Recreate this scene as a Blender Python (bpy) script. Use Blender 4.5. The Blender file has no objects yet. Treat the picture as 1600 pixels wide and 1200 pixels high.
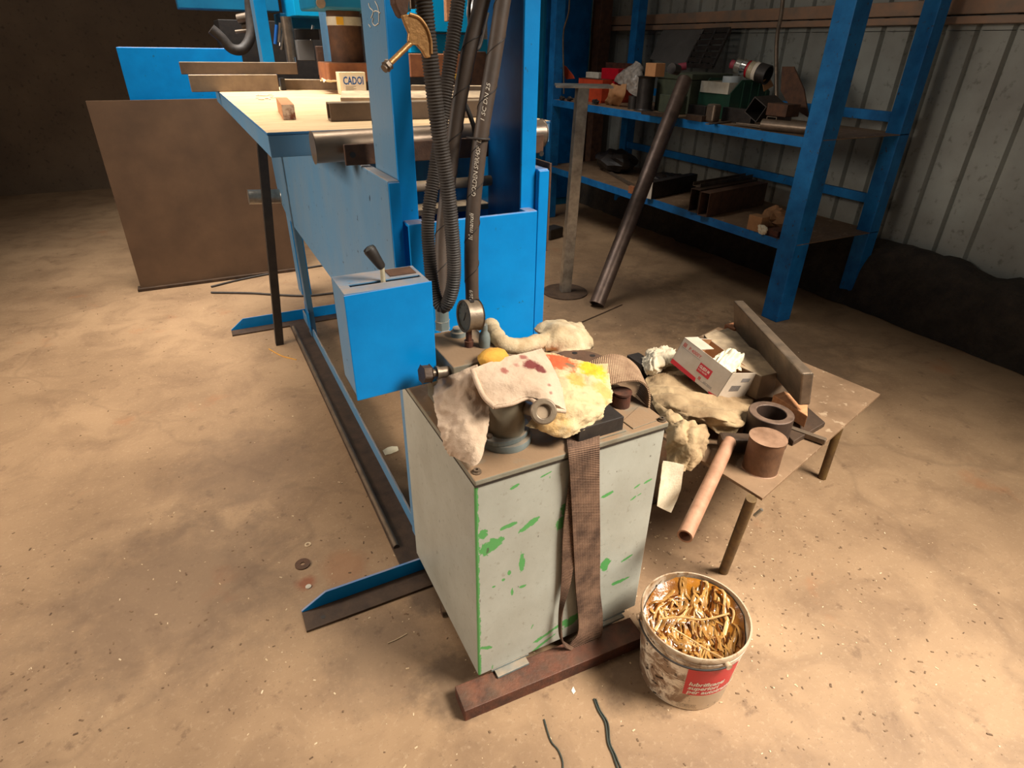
import bpy, math, random
from mathutils import Vector, Matrix, noise
R = random.Random(7)
S = bpy.context.scene
COL = S.collection
PI = math.pi

# ------------------------------------------------------------------ camera
F = 935.0
ROWS = None
def _cam():
    p, r, y = 0.5145, 0.01663, -0.48176
    cp, sp, cr, sr, cy, sy = math.cos(p), math.sin(p), math.cos(r), math.sin(r), math.cos(y), math.sin(y)
    B = Matrix(((1, 0, 0), (0, 0, -1), (0, 1, 0)))
    Y = Matrix(((cy, sy, 0), (-sy, cy, 0), (0, 0, 1)))
    P = Matrix(((1, 0, 0), (0, cp, -sp), (0, sp, cp)))
    Q = Matrix(((cr, -sr, 0), (sr, cr, 0), (0, 0, 1)))
    return Q @ P @ B @ Y
ROWS = _cam()
EYE = Vector((0, 0, 1.6))
cd = bpy.data.cameras.new('camera'); cam = bpy.data.objects.new('camera', cd); COL.objects.link(cam)
cd.sensor_width = 36; cd.lens = F / 1600 * 36; cd.clip_start = 0.05; cd.clip_end = 100
m3 = Matrix((ROWS[0], -ROWS[1], -ROWS[2])).transposed()
cam.matrix_world = Matrix.Translation(EYE) @ m3.to_4x4()
S.camera = cam

# ------------------------------------------------------------------ world, lights, exposure
w = bpy.data.worlds.new('world'); S.world = w; w.use_nodes = True
w.node_tree.nodes['Background'].inputs[0].default_value = (1.0, 0.93, 0.84, 1)
w.node_tree.nodes['Background'].inputs[1].default_value = 0.12
def area(name, loc, target, sx, sy, power, color, spread=180):
    l = bpy.data.lights.new(name, 'AREA'); l.shape = 'RECTANGLE'; l.size = sx; l.size_y = sy
    l.energy = power; l.color = color; l.spread = math.radians(spread)
    o = bpy.data.objects.new(name, l); COL.objects.link(o); o.location = loc
    d = Vector(target) - Vector(loc); o.rotation_euler = d.to_track_quat('-Z', 'Y').to_euler()
    return o
area('door_light', (2.5, -0.75, 3.3), (1.15, 0.75, 0.0), 1.4, 1.2, 76, (1.0, 0.93, 0.82), 74)
area('skylight', (0.0, 3.7, 4.6), (0.0, 3.9, 0), 1.8, 2.2, 34, (1.0, 0.90, 0.76), 60)
area('bed_skylight', (0.9, 3.2, 4.4), (0.6, 3.0, 1.3), 1.0, 1.6, 15, (1.0, 0.92, 0.80), 60)
area('rear_skylight', (0.2, 4.6, 4.4), (0.8, 5.2, 1.6), 2.2, 1.2, 62, (1.0, 0.96, 0.90), 80)
area('left_fill', (-3.8, 2.6, 2.6), (0.0, 2.4, 0.7), 2.4, 1.2, 42, (1.0, 0.86, 0.72), 80)  # added fill lamp, stands in for warm bounce on the left-facing sides
S.view_settings.view_transform = 'Standard'; S.view_settings.look = 'None'
S.view_settings.exposure = 0.0; S.view_settings.gamma = 1.0
S.view_settings.use_curve_mapping = False

# ------------------------------------------------------------------ measuring helpers (real planes in the room)
def _ray(px, py): return ROWS.transposed() @ Vector((px - 800, py - 600, F))
def oz(px, py, z=0.0): d = _ray(px, py); return EYE + d * ((z - EYE.z) / d.z)
def ox(px, py, X): d = _ray(px, py); return EYE + d * (X / d.x)
def oy(px, py, Y): d = _ray(px, py); return EYE + d * (Y / d.y)
def mpp(p): return (ROWS @ (Vector(p) - EYE)).z / F
V = Vector

# ------------------------------------------------------------------ mesh builder
def catmull(P, n):
    P = [V(p) for p in P]; out = []
    Q = [P[0] * 2 - P[1]] + P + [P[-1] * 2 - P[-2]]
    for i in range(1, len(Q) - 2):
        a, b, c, d = Q[i - 1], Q[i], Q[i + 1], Q[i + 2]
        for k in range(n):
            t = k / n
            out.append(0.5 * ((2 * b) + (c - a) * t + (2 * a - 5 * b + 4 * c - d) * t * t + (3 * b - a - 3 * c + d) * t ** 3))
    out.append(P[-1]); return out
def frame(d):
    d = d.normalized(); u = d.cross(V((0, 0, 1)))
    if u.length < 1e-3: u = V((1, 0, 0))
    u.normalize(); return d, u, u.cross(d)

class MB:
    def __init__(s): s.v = []; s.f = []
    def add(s, vs, fs):
        b = len(s.v); s.v += [V(p) for p in vs]; s.f += [tuple(i + b for i in f) for f in fs]; return s
    def box(s, lo, hi):
        lo, hi = V(lo), V(hi); c = (lo + hi) / 2; h = (hi - lo) / 2
        return s.obox(c, V((h.x, 0, 0)), V((0, h.y, 0)), V((0, 0, h.z)))
    def obox(s, c, a, b, d):
        c, a, b, d = V(c), V(a), V(b), V(d)
        if a.cross(b).dot(d) < 0: a = -a
        vs = [c + a * i + b * j + d * k for k in (-1, 1) for j in (-1, 1) for i in (-1, 1)]
        return s.add(vs, [(0, 2, 3, 1), (4, 5, 7, 6), (0, 1, 5, 4), (2, 6, 7, 3), (0, 4, 6, 2), (1, 3, 7, 5)])
    def beam(s, p0, p1, w, h, up=(0, 0, 1)):
        p0, p1 = V(p0), V(p1); d = (p1 - p0); u = d.cross(V(up)).normalized(); n = u.cross(d.normalized())
        return s.obox((p0 + p1) / 2, d / 2, u * w / 2, n * h / 2)
    def rtube(s, p0, p1, w, h, t=.004, up=(0, 0, 1)):
        p0, p1 = V(p0), V(p1); d = p1 - p0; u = d.cross(V(up)).normalized(); n = u.cross(d.normalized())
        vs = []
        for p in (p0, p1):
            for (a, b) in ((w / 2, h / 2), (w / 2 - t, h / 2 - t)):
                vs += [p + u * a * i + n * b * j for i, j in ((-1, -1), (1, -1), (1, 1), (-1, 1))]
        fs = []
        for i in range(4):
            j = (i + 1) % 4
            fs += [(i, 8 + i, 8 + j, j), (4 + i, 4 + j, 12 + j, 12 + i), (i, j, 4 + j, 4 + i), (8 + i, 12 + i, 12 + j, 8 + j)]
        return s.add(vs, fs)
    def channel(s, p0, p1, w, h, t=.006, up=(0, 0, 1)):   # U profile opening along +up
        p0, p1 = V(p0), V(p1); d = p1 - p0; u = d.cross(V(up)).normalized(); n = u.cross(d.normalized())
        pr = [(-w/2, -h/2), (w/2, -h/2), (w/2, h/2), (w/2-t, h/2), (w/2-t, -h/2+t), (-w/2+t, -h/2+t), (-w/2+t, h/2), (-w/2, h/2)]
        return s.prism([p0 + u * a + n * b for a, b in pr], d)
    def angle(s, p0, p1, u, v, t=.006):                    # L profile, legs along vectors u and v
        p0, p1, u, v = V(p0), V(p1), V(u), V(v); un, vn = u.normalized() * t, v.normalized() * t
        return s.prism([p0, p0 + u, p0 + u + vn, p0 + un + vn, p0 + v + un, p0 + v], p1 - p0)
    def prism(s, poly, d):
        poly = [V(p) for p in poly]; d = V(d); n = len(poly)
        nr = V((0, 0, 0))
        for i in range(n): nr += poly[i].cross(poly[(i + 1) % n])
        if nr.dot(d) > 0: poly = poly[::-1]
        vs = poly + [p + d for p in poly]
        fs = [tuple(range(n)), tuple(range(2 * n - 1, n - 1, -1))]
        fs += [((i + 1) % n, i, n + i, n + (i + 1) % n) for i in range(n)]
        return s.add(vs, fs)
    def cyl(s, p0, p1, r0, r1=None, n=24, cap=True):
        r1 = r0 if r1 is None else r1; p0, p1 = V(p0), V(p1); d, u, w_ = frame(p1 - p0)
        vs = []
        for p, r in ((p0, r0), (p1, r1)):
            vs += [p + (u * math.cos(2 * PI * i / n) - w_ * math.sin(2 * PI * i / n)) * r for i in range(n)]
        fs = [((i + 1) % n, i, n + i, n + (i + 1) % n)[::-1] for i in range(n)]
        if cap: fs += [tuple(range(n)), tuple(range(2 * n - 1, n - 1, -1))]
        fs = [f[::-1] for f in fs]
        return s.add(vs, fs)
    def pipe(s, p0, p1, ro, ri, n=32):
        p0, p1 = V(p0), V(p1); d, u, w_ = frame(p1 - p0); vs = []
        for p, r in ((p0, ro), (p1, ro), (p1, ri), (p0, ri)):
            vs += [p + (u * math.cos(2 * PI * i / n) + w_ * math.sin(2 * PI * i / n)) * r for i in range(n)]
        fs = []
        for k in range(4):
            a, b = k * n, ((k + 1) % 4) * n
            fs += [(a + i, b + i, b + (i + 1) % n, a + (i + 1) % n) for i in range(n)]
        return s.add(vs, fs)
    def tube(s, path, r, n=14, cap=True):
        path = [V(p) for p in path]; m = len(path)
        rad = r if callable(r) else (lambda i: r)
        t0 = (path[1] - path[0]).normalized(); _, u, _w = frame(t0); vs = []
        for i, p in enumerate(path):
            t = (path[min(i + 1, m - 1)] - path[max(i - 1, 0)]).normalized()
            u = (u - t * u.dot(t)).normalized(); b = t.cross(u)
            vs += [p + (u * math.cos(2 * PI * k / n) + b * math.sin(2 * PI * k / n)) * rad(i) for k in range(n)]
        fs = [(i * n + k, i * n + (k + 1) % n, (i + 1) * n + (k + 1) % n, (i + 1) * n + k) for i in range(m - 1) for k in range(n)]
        if cap: fs += [tuple(range(n - 1, -1, -1)), tuple((m - 1) * n + k for k in range(n))]
        return s.add(vs, fs)
    def lathe(s, c, prof, n=32, axis=(0, 0, 1), closed=False):
        c = V(c); d, u, w_ = frame(V(axis)); vs = []; m = len(prof)
        for r, h in prof:
            vs += [c + d * h + (u * math.cos(2 * PI * k / n) + w_ * math.sin(2 * PI * k / n)) * max(r, 1e-5) for k in range(n)]
        rng = range(m) if closed else range(m - 1)
        fs = [(i * n + k, ((i + 1) % m) * n + k, ((i + 1) % m) * n + (k + 1) % n, i * n + (k + 1) % n) for i in rng for k in range(n)]
        return s.add(vs, fs)
    def torus(s, c, axis, r, q, n=32, m=10):
        return s.lathe(c, [(r + q * math.cos(2 * PI * i / m), q * math.sin(2 * PI * i / m)) for i in range(m)], n, axis, True)
    def net(s, rows, nu=6, nv=6, wr=0, fr=30, seed=0, thick=.003, edge=0, fold=None):
        # rows of 3D points -> smooth cloth surface with wrinkles and real thickness
        A = [catmull(r, nu) for r in rows]; B = [catmull(c, nv) for c in zip(*A)]   # B[u][v]
        U, W = len(B), len(B[0]); P = [[B[i][j].copy() for j in range(W)] for i in range(U)]; N = []
        for i in range(U):
            N.append([])
            for j in range(W):
                a = B[min(i + 1, U - 1)][j] - B[max(i - 1, 0)][j]; b = B[i][min(j + 1, W - 1)] - B[i][max(j - 1, 0)]
                n = a.cross(b); n = n.normalized() if n.length > 1e-12 else V((0, 0, 1)); N[-1].append(n)
        for i in range(U):
            for j in range(W):
                q = P[i][j] * fr + V((seed * 7.3, seed * 3.1, 0))
                k = noise.noise(q) + .5 * noise.noise(q * 2.3)
                if fold:
                    fd = V(fold[0]).normalized(); qq = P[i][j] - fd * P[i][j].dot(fd) * .82; qq = qq * fold[1] + V((seed, seed * 2.1, 0))
                    k2 = 1 - 2.4 * abs(noise.noise(qq)); k2 += .5 * (1 - 2.4 * abs(noise.noise(qq * 2.1)))
                    P[i][j] += N[i][j] * k2 * fold[2]
                P[i][j] += N[i][j] * k * wr
                if edge and (i in (0, U - 1) or j in (0, W - 1)):
                    P[i][j] += V((noise.noise(q * 9), noise.noise(q * 9 + V((5, 0, 0))), 0)) * edge
        vs = [P[i][j] for i in range(U) for j in range(W)] + [P[i][j] - N[i][j] * thick for i in range(U) for j in range(W)]
        o = U * W; fs = []
        for i in range(U - 1):
            for j in range(W - 1):
                a, b, c, d = i * W + j, (i + 1) * W + j, (i + 1) * W + j + 1, i * W + j + 1
                fs += [(a, b, c, d), (o + d, o + c, o + b, o + a)]
        for i in range(U - 1):
            a, b = i * W, (i + 1) * W; fs.append((b, a, o + a, o + b))
            a, b = i * W + W - 1, (i + 1) * W + W - 1; fs.append((a, b, o + b, o + a))
        for j in range(W - 1):
            a, b = j, j + 1; fs.append((a, b, o + b, o + a))
            a, b = (U - 1) * W + j, (U - 1) * W + j + 1; fs.append((b, a, o + a, o + b))
        return s.add(vs, fs)
    def build(s, name, m, parent=None, bevel=0, smooth=None, org=None):
        if org is None:
            if parent is not None: org = worg(parent)
            else:
                xs = [p.x for p in s.v]; ys = [p.y for p in s.v]; zs = [p.z for p in s.v]
                org = V(((min(xs) + max(xs)) / 2, (min(ys) + max(ys)) / 2, min(zs)))
        me = bpy.data.meshes.new(name); me.from_pydata([tuple(p - org) for p in s.v], [], s.f); me.update()
        ms = m if isinstance(m, (list, tuple)) else [m]
        for x in ms: me.materials.append(x)
        if smooth is not None:
            me.shade_smooth(); me.set_sharp_from_angle(angle=math.radians(smooth))
        o = bpy.data.objects.new(name, me); COL.objects.link(o)
        if parent is not None: o.parent = parent
        else: o.location = org
        if bevel:
            b = o.modifiers.new('bevel', 'BEVEL'); b.width = bevel; b.segments = 2; b.limit_method = 'ANGLE'; b.angle_limit = math.radians(40)
        return o
def worg(o):
    p = V(o.location)
    while o.parent: o = o.parent; p += V(o.location)
    return p
def thing(name, label, cat, loc, group=None):
    o = bpy.data.objects.new(name, None); COL.objects.link(o); o.location = loc; o.empty_display_size = .05
    return tag(o, label, cat, group)
def tag(o, label, cat=None, group=None, kind=None):
    if label: o['label'] = label
    if cat: o['category'] = cat
    if group: o['group'] = group
    if kind: o['kind'] = kind
    return o
def struct(o): o['kind'] = 'structure'; return o
def text(body, size, org, U, W, name, m, parent, eps=.0006, fn=None, shear=0, bold=0, sx=1.0, lbl=None):
    c = bpy.data.curves.new('t', 'FONT'); c.body = body; c.size = size; c.extrude = 0; c.shear = shear; c.offset = bold
    c.resolution_u = 2
    t = bpy.data.objects.new('t', c); me = bpy.data.meshes.new_from_object(t)
    vs = [(v.co.x * sx, v.co.y) for v in me.vertices]; fs = [tuple(p.vertices) for p in me.polygons]
    bpy.data.objects.remove(t); bpy.data.curves.remove(c); bpy.data.meshes.remove(me)
    b = MB()
    if fn: P = [fn(x, y) for x, y in vs]
    else:
        U, W = V(U).normalized(), V(W).normalized(); n = U.cross(W).normalized()
        P = [V(org) + U * x + W * y + n * eps for x, y in vs]
    b.add(P, fs); o = b.build(name, m, parent)
    if lbl: o['label'] = lbl
    return o

# ------------------------------------------------------------------ materials
def srgb(r, g, b):
    f = lambda c: (c / 255 / 12.92) if c / 255 <= .04045 else ((c / 255 + .055) / 1.055) ** 2.4
    return (f(r), f(g), f(b), 1)
class G:
    def __init__(s, name):
        s.m = bpy.data.materials.new(name); s.m.use_nodes = True; s.t = s.m.node_tree; s.n = s.t.nodes
        s.p = s.n['Principled BSDF']
        s.tc = s.n.new('ShaderNodeTexCoord')
    def L(s, a, b): s.t.links.new(a, b)
    def setv(s, sock, v):
        if hasattr(v, 'is_linked') or hasattr(v, 'links'): s.L(v, sock)
        else: sock.default_value = v
    def coord(s, scale=(1, 1, 1), loc=(0, 0, 0), rot=(0, 0, 0)):
        mp = s.n.new('ShaderNodeMapping'); s.L(s.tc.outputs['Object'], mp.inputs[0])
        mp.inputs['Scale'].default_value = scale; mp.inputs['Location'].default_value = loc; mp.inputs['Rotation'].default_value = rot
        return mp.outputs[0]
    def noise(s, scale, detail=4, rough=.55, vec=None, dist=0):
        n = s.n.new('ShaderNodeTexNoise'); n.inputs['Scale'].default_value = scale; n.inputs['Detail'].default_value = detail
        n.inputs['Roughness'].default_value = rough; n.inputs['Distortion'].default_value = dist
        s.L(vec or s.tc.outputs['Object'], n.inputs['Vector']); return n.outputs[0]
    def ramp(s, v, a, b):
        r = s.n.new('ShaderNodeMapRange'); r.inputs[1].default_value = a; r.inputs[2].default_value = b
        s.L(v, r.inputs[0]); return r.outputs[0]
    def math(s, op, a, b=0.0, c=None):
        n = s.n.new('ShaderNodeMath'); n.operation = op; s.setv(n.inputs[0], a); s.setv(n.inputs[1], b)
        if c is not None: s.setv(n.inputs[2], c)
        return n.outputs[0]
    def mix(s, f, a, b):
        n = s.n.new('ShaderNodeMix'); n.data_type = 'RGBA'; s.setv(n.inputs[0], f); s.setv(n.inputs[6], a); s.setv(n.inputs[7], b)
        return n.outputs[2]
    def up(s, lo=.5, hi=.9):
        g = s.n.new('ShaderNodeNewGeometry'); x = s.n.new('ShaderNodeSeparateXYZ'); s.L(g.outputs['Normal'], x.inputs[0])
        return s.ramp(x.outputs[2], lo, hi)
    def xyz(s):
        x = s.n.new('ShaderNodeSeparateXYZ'); s.L(s.tc.outputs['Object'], x.inputs[0]); return x.outputs
    def bump(s, h, st=.2, dist=.01):
        b = s.n.new('ShaderNodeBump'); b.inputs['Strength'].default_value = st; b.inputs['Distance'].default_value = dist
        s.L(h, b.inputs['Height']); s.L(b.outputs[0], s.p.inputs['Normal'])
    def done(s, col, rough=.5, metal=0.0):
        s.setv(s.p.inputs['Base Color'], col); s.setv(s.p.inputs['Roughness'], rough); s.setv(s.p.inputs['Metallic'], metal)
        return s.m
DUST = srgb(176, 146, 114)
def plain(name, c1, c2=None, scale=12, rough=.5, metal=0, bump=.15, bs=60, dust=0, spots=None, st=.35, stretch=(1, 1, 1), bd=.004, dustc=DUST):
    g = G(name); v = g.coord(stretch) if stretch != (1, 1, 1) else None
    col = g.mix(g.ramp(g.noise(scale, 5, .6, v), .5 - st / 2, .5 + st / 2), c1, c2 or c1) if c2 else c1
    if spots: col = g.mix(g.ramp(g.noise(spots[1], 4, .6), spots[2], spots[2] + .05), col, spots[0])
    rg = rough
    if dust:
        k = g.math('MULTIPLY', g.up(), g.ramp(g.noise(14, 5), .25, .25 + .5 / max(dust, .1)))
        k = g.math('MULTIPLY', k, min(1, dust)); col = g.mix(k, col, dustc)
        rg = g.math('ADD', g.math('MULTIPLY', k, .85 - rough), rough)
    if bump: g.bump(g.noise(bs, 4, .6, v), bump, bd)
    return g.done(col, rg, metal)

M = {}
M['blue'] = plain('press_blue_paint', srgb(0, 138, 212), srgb(0, 126, 198), 9, .38, 0, .12, 40, .9, (srgb(40, 92, 120), 34, .68))
M['blue_worn_sheen'] = plain('worn_blue_with_sheen', srgb(82, 130, 166), srgb(102, 132, 156), 5, .5, 0, .15, 60, .95, (srgb(46, 66, 84), 38, .66), stretch=(1, 1, .5))  # worn blue, greyed to put the left faces' grazing sheen into the colour
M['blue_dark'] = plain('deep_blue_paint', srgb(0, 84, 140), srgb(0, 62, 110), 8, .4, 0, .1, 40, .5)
M['blue_rack'] = plain('rack_blue_paint', srgb(30, 118, 184), srgb(16, 92, 152), 9, .5, 0, .15, 50, .25, (srgb(58, 66, 76), 42, .64), dustc=srgb(110, 92, 76))
M['cyan'] = plain('bright_cyan_paint', srgb(0, 170, 225), srgb(0, 160, 215), 5, .35, 0, .05, 30, .0)
M['teal'] = plain('teal_paint', srgb(0, 112, 150), srgb(0, 94, 132), 5, .45, 0, .05)
M['rust'] = plain('brown_rusty_steel', srgb(98, 66, 46), srgb(70, 48, 36), 22, .7, .2, .4, 90, .5, dustc=srgb(140, 112, 88))
M['dkrust'] = plain('dark_rusty_steel', srgb(82, 62, 46), srgb(56, 42, 32), 18, .6, .3, .3, 90, .35, dustc=srgb(120, 96, 76))
M['redbrown'] = plain('reddish_brown_steel', srgb(104, 58, 40), srgb(62, 38, 30), 26, .6, .1, .5, 120, .4)
M['rustorange'] = plain('orange_rust', srgb(176, 112, 70), srgb(140, 84, 54), 14, .8, 0, .3, 80, .5)
M['steel'] = plain('dull_steel', srgb(128, 112, 96), srgb(96, 84, 72), 16, .42, .6, .2, 90, .6)
M['brightsteel'] = plain('bright_steel', srgb(190, 184, 172), srgb(140, 134, 126), 14, .3, .8, .1, 90, .2)
M['steeldust'] = plain('dusty_bar_steel', srgb(138, 118, 96), srgb(110, 92, 76), 10, .6, .2, .2, 80, 1.0, dustc=srgb(214, 188, 152))
M['darksteel'] = plain('dark_mill_steel', srgb(70, 64, 60), srgb(48, 44, 42), 14, .45, .5, .2, 90, .35, dustc=srgb(112, 96, 82))
M['shaft'] = plain('ground_shaft_steel', srgb(150, 128, 106), srgb(104, 92, 84), 7, .35, .6, .12, 60, .5, dustc=srgb(196, 170, 138), stretch=(.6, 1, 1))
M['black'] = plain('black_paint', srgb(34, 30, 28), srgb(52, 44, 38), 20, .5, 0, .1)
M['rubber'] = plain('black_rubber', srgb(44, 38, 34), srgb(62, 54, 48), 30, .6, 0, .2, 80)
M['chrome'] = plain('chrome', srgb(200, 196, 188), None, 5, .18, 1, 0)
M['white'] = plain('white_print', srgb(226, 214, 196), None, 5, .6, 0, 0)
M['cream'] = plain('cream_rod', srgb(204, 192, 160), srgb(170, 156, 130), 30, .4, .2, .1)
M['ink'] = plain('dark_ink', srgb(50, 46, 44), None, 5, .6, 0, 0)
for k_ in ('blue', 'blue_dark', 'blue_rack', 'blue_worn_sheen'): M[k_].node_tree.nodes['Principled BSDF'].inputs['Specular IOR Level'].default_value = .3
M['greyprint'] = plain('grey_print', srgb(130, 122, 116), None, 5, .6, 0, 0)
M['redink'] = plain('red_print', srgb(206, 30, 40), srgb(190, 44, 50), 8, .45, 0, 0)
M['blueink'] = plain('blue_print', srgb(10, 80, 150), None, 8, .5, 0, 0)
M['grit'] = plain('grit', srgb(84, 62, 44), srgb(128, 100, 72), 40, .8, 0, .2)
M['dustfloor'] = plain('pale_chips', srgb(216, 196, 164), srgb(180, 150, 112), 40, .8, 0, .2)
M['wood'] = plain('raw_wood', srgb(206, 150, 104), srgb(176, 116, 76), 8, .7, 0, .2, 50, .3, stretch=(1, 8, 8), dustc=srgb(220, 180, 138))
M['woodend'] = plain('split_wood_end', srgb(216, 196, 180), srgb(120, 70, 50), 30, .8, 0, .4, 90, st=.2)
M['card'] = plain('brown_cardboard', srgb(176, 128, 84), srgb(160, 112, 72), 14, .8, 0, .15)
M['cardwhite'] = plain('printed_white_cardboard', srgb(206, 190, 172), srgb(190, 172, 150), 12, .6, 0, .15, 40, .25, dustc=srgb(214, 196, 166))
M['paper'] = plain('paper', srgb(236, 224, 196), srgb(214, 196, 160), 10, .8, 0, .3, 30)
M['olive'] = plain('olive_crate', srgb(78, 84, 64), srgb(60, 66, 52), 14, .7, 0, .2, 50, .4, dustc=srgb(110, 104, 84))
M['green'] = plain('green_plastic', srgb(30, 74, 54), srgb(24, 58, 44), 8, .5, 0, .1, 40, .3, dustc=srgb(90, 92, 76))
M['orange'] = plain('orange_paint', srgb(206, 76, 38), srgb(170, 56, 30), 10, .5, 0, .2, 50, .3)
M['red'] = plain('red_plastic', srgb(196, 16, 36), srgb(170, 10, 30), 10, .4, 0, .05)
M['yellow'] = plain('yellow_print', srgb(236, 180, 50), None, 10, .5, 0, 0)
M['plastic'] = plain('crumpled_film', srgb(170, 160, 150), srgb(120, 112, 104), 30, .25, 0, .5, 60)
M['whiteplastic'] = plain('white_plastic', srgb(206, 200, 184), srgb(180, 168, 148), 14, .5, 0, .1)
M['greysheet'] = plain('grey_sheet', srgb(84, 80, 76), srgb(70, 66, 62), 7, .6, .1, .1)
M['brownsheet'] = plain('brown_steel_sheet', srgb(104, 78, 56), srgb(86, 64, 46), 4, .55, .15, .1, 30)
M['greybox'] = plain('grey_box_paint', srgb(118, 112, 106), None, 5, .6, 0, .1)
M['gold'] = plain('brass_plated_steel', srgb(186, 138, 84), srgb(150, 108, 64), 26, .42, .55, .3, 120, .3)
M['greypaint'] = plain('grey_green_enamel', srgb(122, 132, 130), srgb(100, 104, 98), 12, .4, 0, .2, 60, .9)
M['filter'] = plain('dusty_grey_housing', srgb(138, 130, 112), srgb(116, 106, 88), 9, .4, .3, .1, 60, .6)
M['lidm'] = plain('dusty_tank_lid', srgb(134, 130, 114), srgb(110, 102, 86), 10, .5, 0, .25, 70, 2.2, dustc=srgb(138, 110, 82))
M['gauge'] = plain('dusty_gauge_case', srgb(140, 122, 100), srgb(116, 100, 84), 30, .45, .4, .2, 90, .4)
M['dial'] = plain('dusty_dial', srgb(176, 152, 124), srgb(140, 116, 92), 26, .6, 0, 0)
M['oilwood'] = plain('oily_fibre', srgb(192, 144, 74), srgb(108, 64, 22), 26, .3, 0, .4, 60, st=.5)
M['oiltan'] = plain('pale_oily_fibre', srgb(222, 186, 130), srgb(176, 122, 60), 20, .3, 0, .3, 60, st=.5)
M['oil'] = plain('dark_waste_oil', srgb(66, 30, 8), srgb(120, 66, 14), 14, .1, 0, .5, 30, st=.4)
M['amber'] = plain('amber_grease', srgb(168, 108, 30), srgb(92, 50, 14), 16, .25, 0, .6, 40, st=.4)
M['ring'] = plain('brown_tube_steel', srgb(74, 56, 46), srgb(52, 40, 34), 22, .5, .3, .2, 90, .9, dustc=srgb(150, 120, 98))
M['slug'] = plain('brown_round_bar', srgb(118, 84, 60), srgb(92, 64, 46), 24, .5, .25, .25, 90, .95, dustc=srgb(186, 146, 116))
M['pink'] = plain('rubbed_brown_handle', srgb(186, 140, 112), srgb(156, 112, 86), 22, .5, .1, .2, 90, .4)
M['plate'] = plain('scuffed_table_plate', srgb(146, 116, 88), srgb(118, 92, 68), 9, .55, .2, .2, 70, .4, (srgb(170, 144, 116), 24, .61))
M['legm'] = plain('olive_brown_leg', srgb(112, 86, 44), srgb(80, 58, 34), 22, .5, .2, .3, 80)
M['wire'] = plain('grey_green_wire', srgb(60, 66, 60), None, 5, .5, .3, 0)
M['glove'] = plain('yellow_cotton', srgb(226, 170, 70), srgb(204, 140, 50), 16, .9, 0, .4, 120)
M['fleece'] = plain('white_fleece', srgb(204, 184, 150), srgb(170, 144, 108), 18, .95, 0, .5, 160)
M['whitecloth'] = plain('white_cotton', srgb(222, 208, 182), srgb(196, 176, 146), 12, .95, 0, .4, 120)
M['khaki'] = plain('dirty_khaki_cloth', srgb(192, 164, 124), srgb(112, 86, 58), 9, .95, 0, .5, 140, st=.5)
M['pinkc'] = plain('faded_pink_plastic', srgb(160, 60, 76), None, 6, .5, 0, .1)
M['pipem'] = plain('brown_mill_pipe', srgb(112, 92, 80), srgb(84, 68, 60), 14, .42, .5, .25, 90, .1)
M['darkbar'] = plain('dusty_dark_bar', srgb(112, 92, 74), srgb(90, 74, 60), 10, .6, .2, .2, 80, .8, dustc=srgb(190, 166, 132))
M['tape'] = plain('pale_blue_tape', srgb(176, 186, 190), None, 5, .5, 0, .1)

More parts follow.
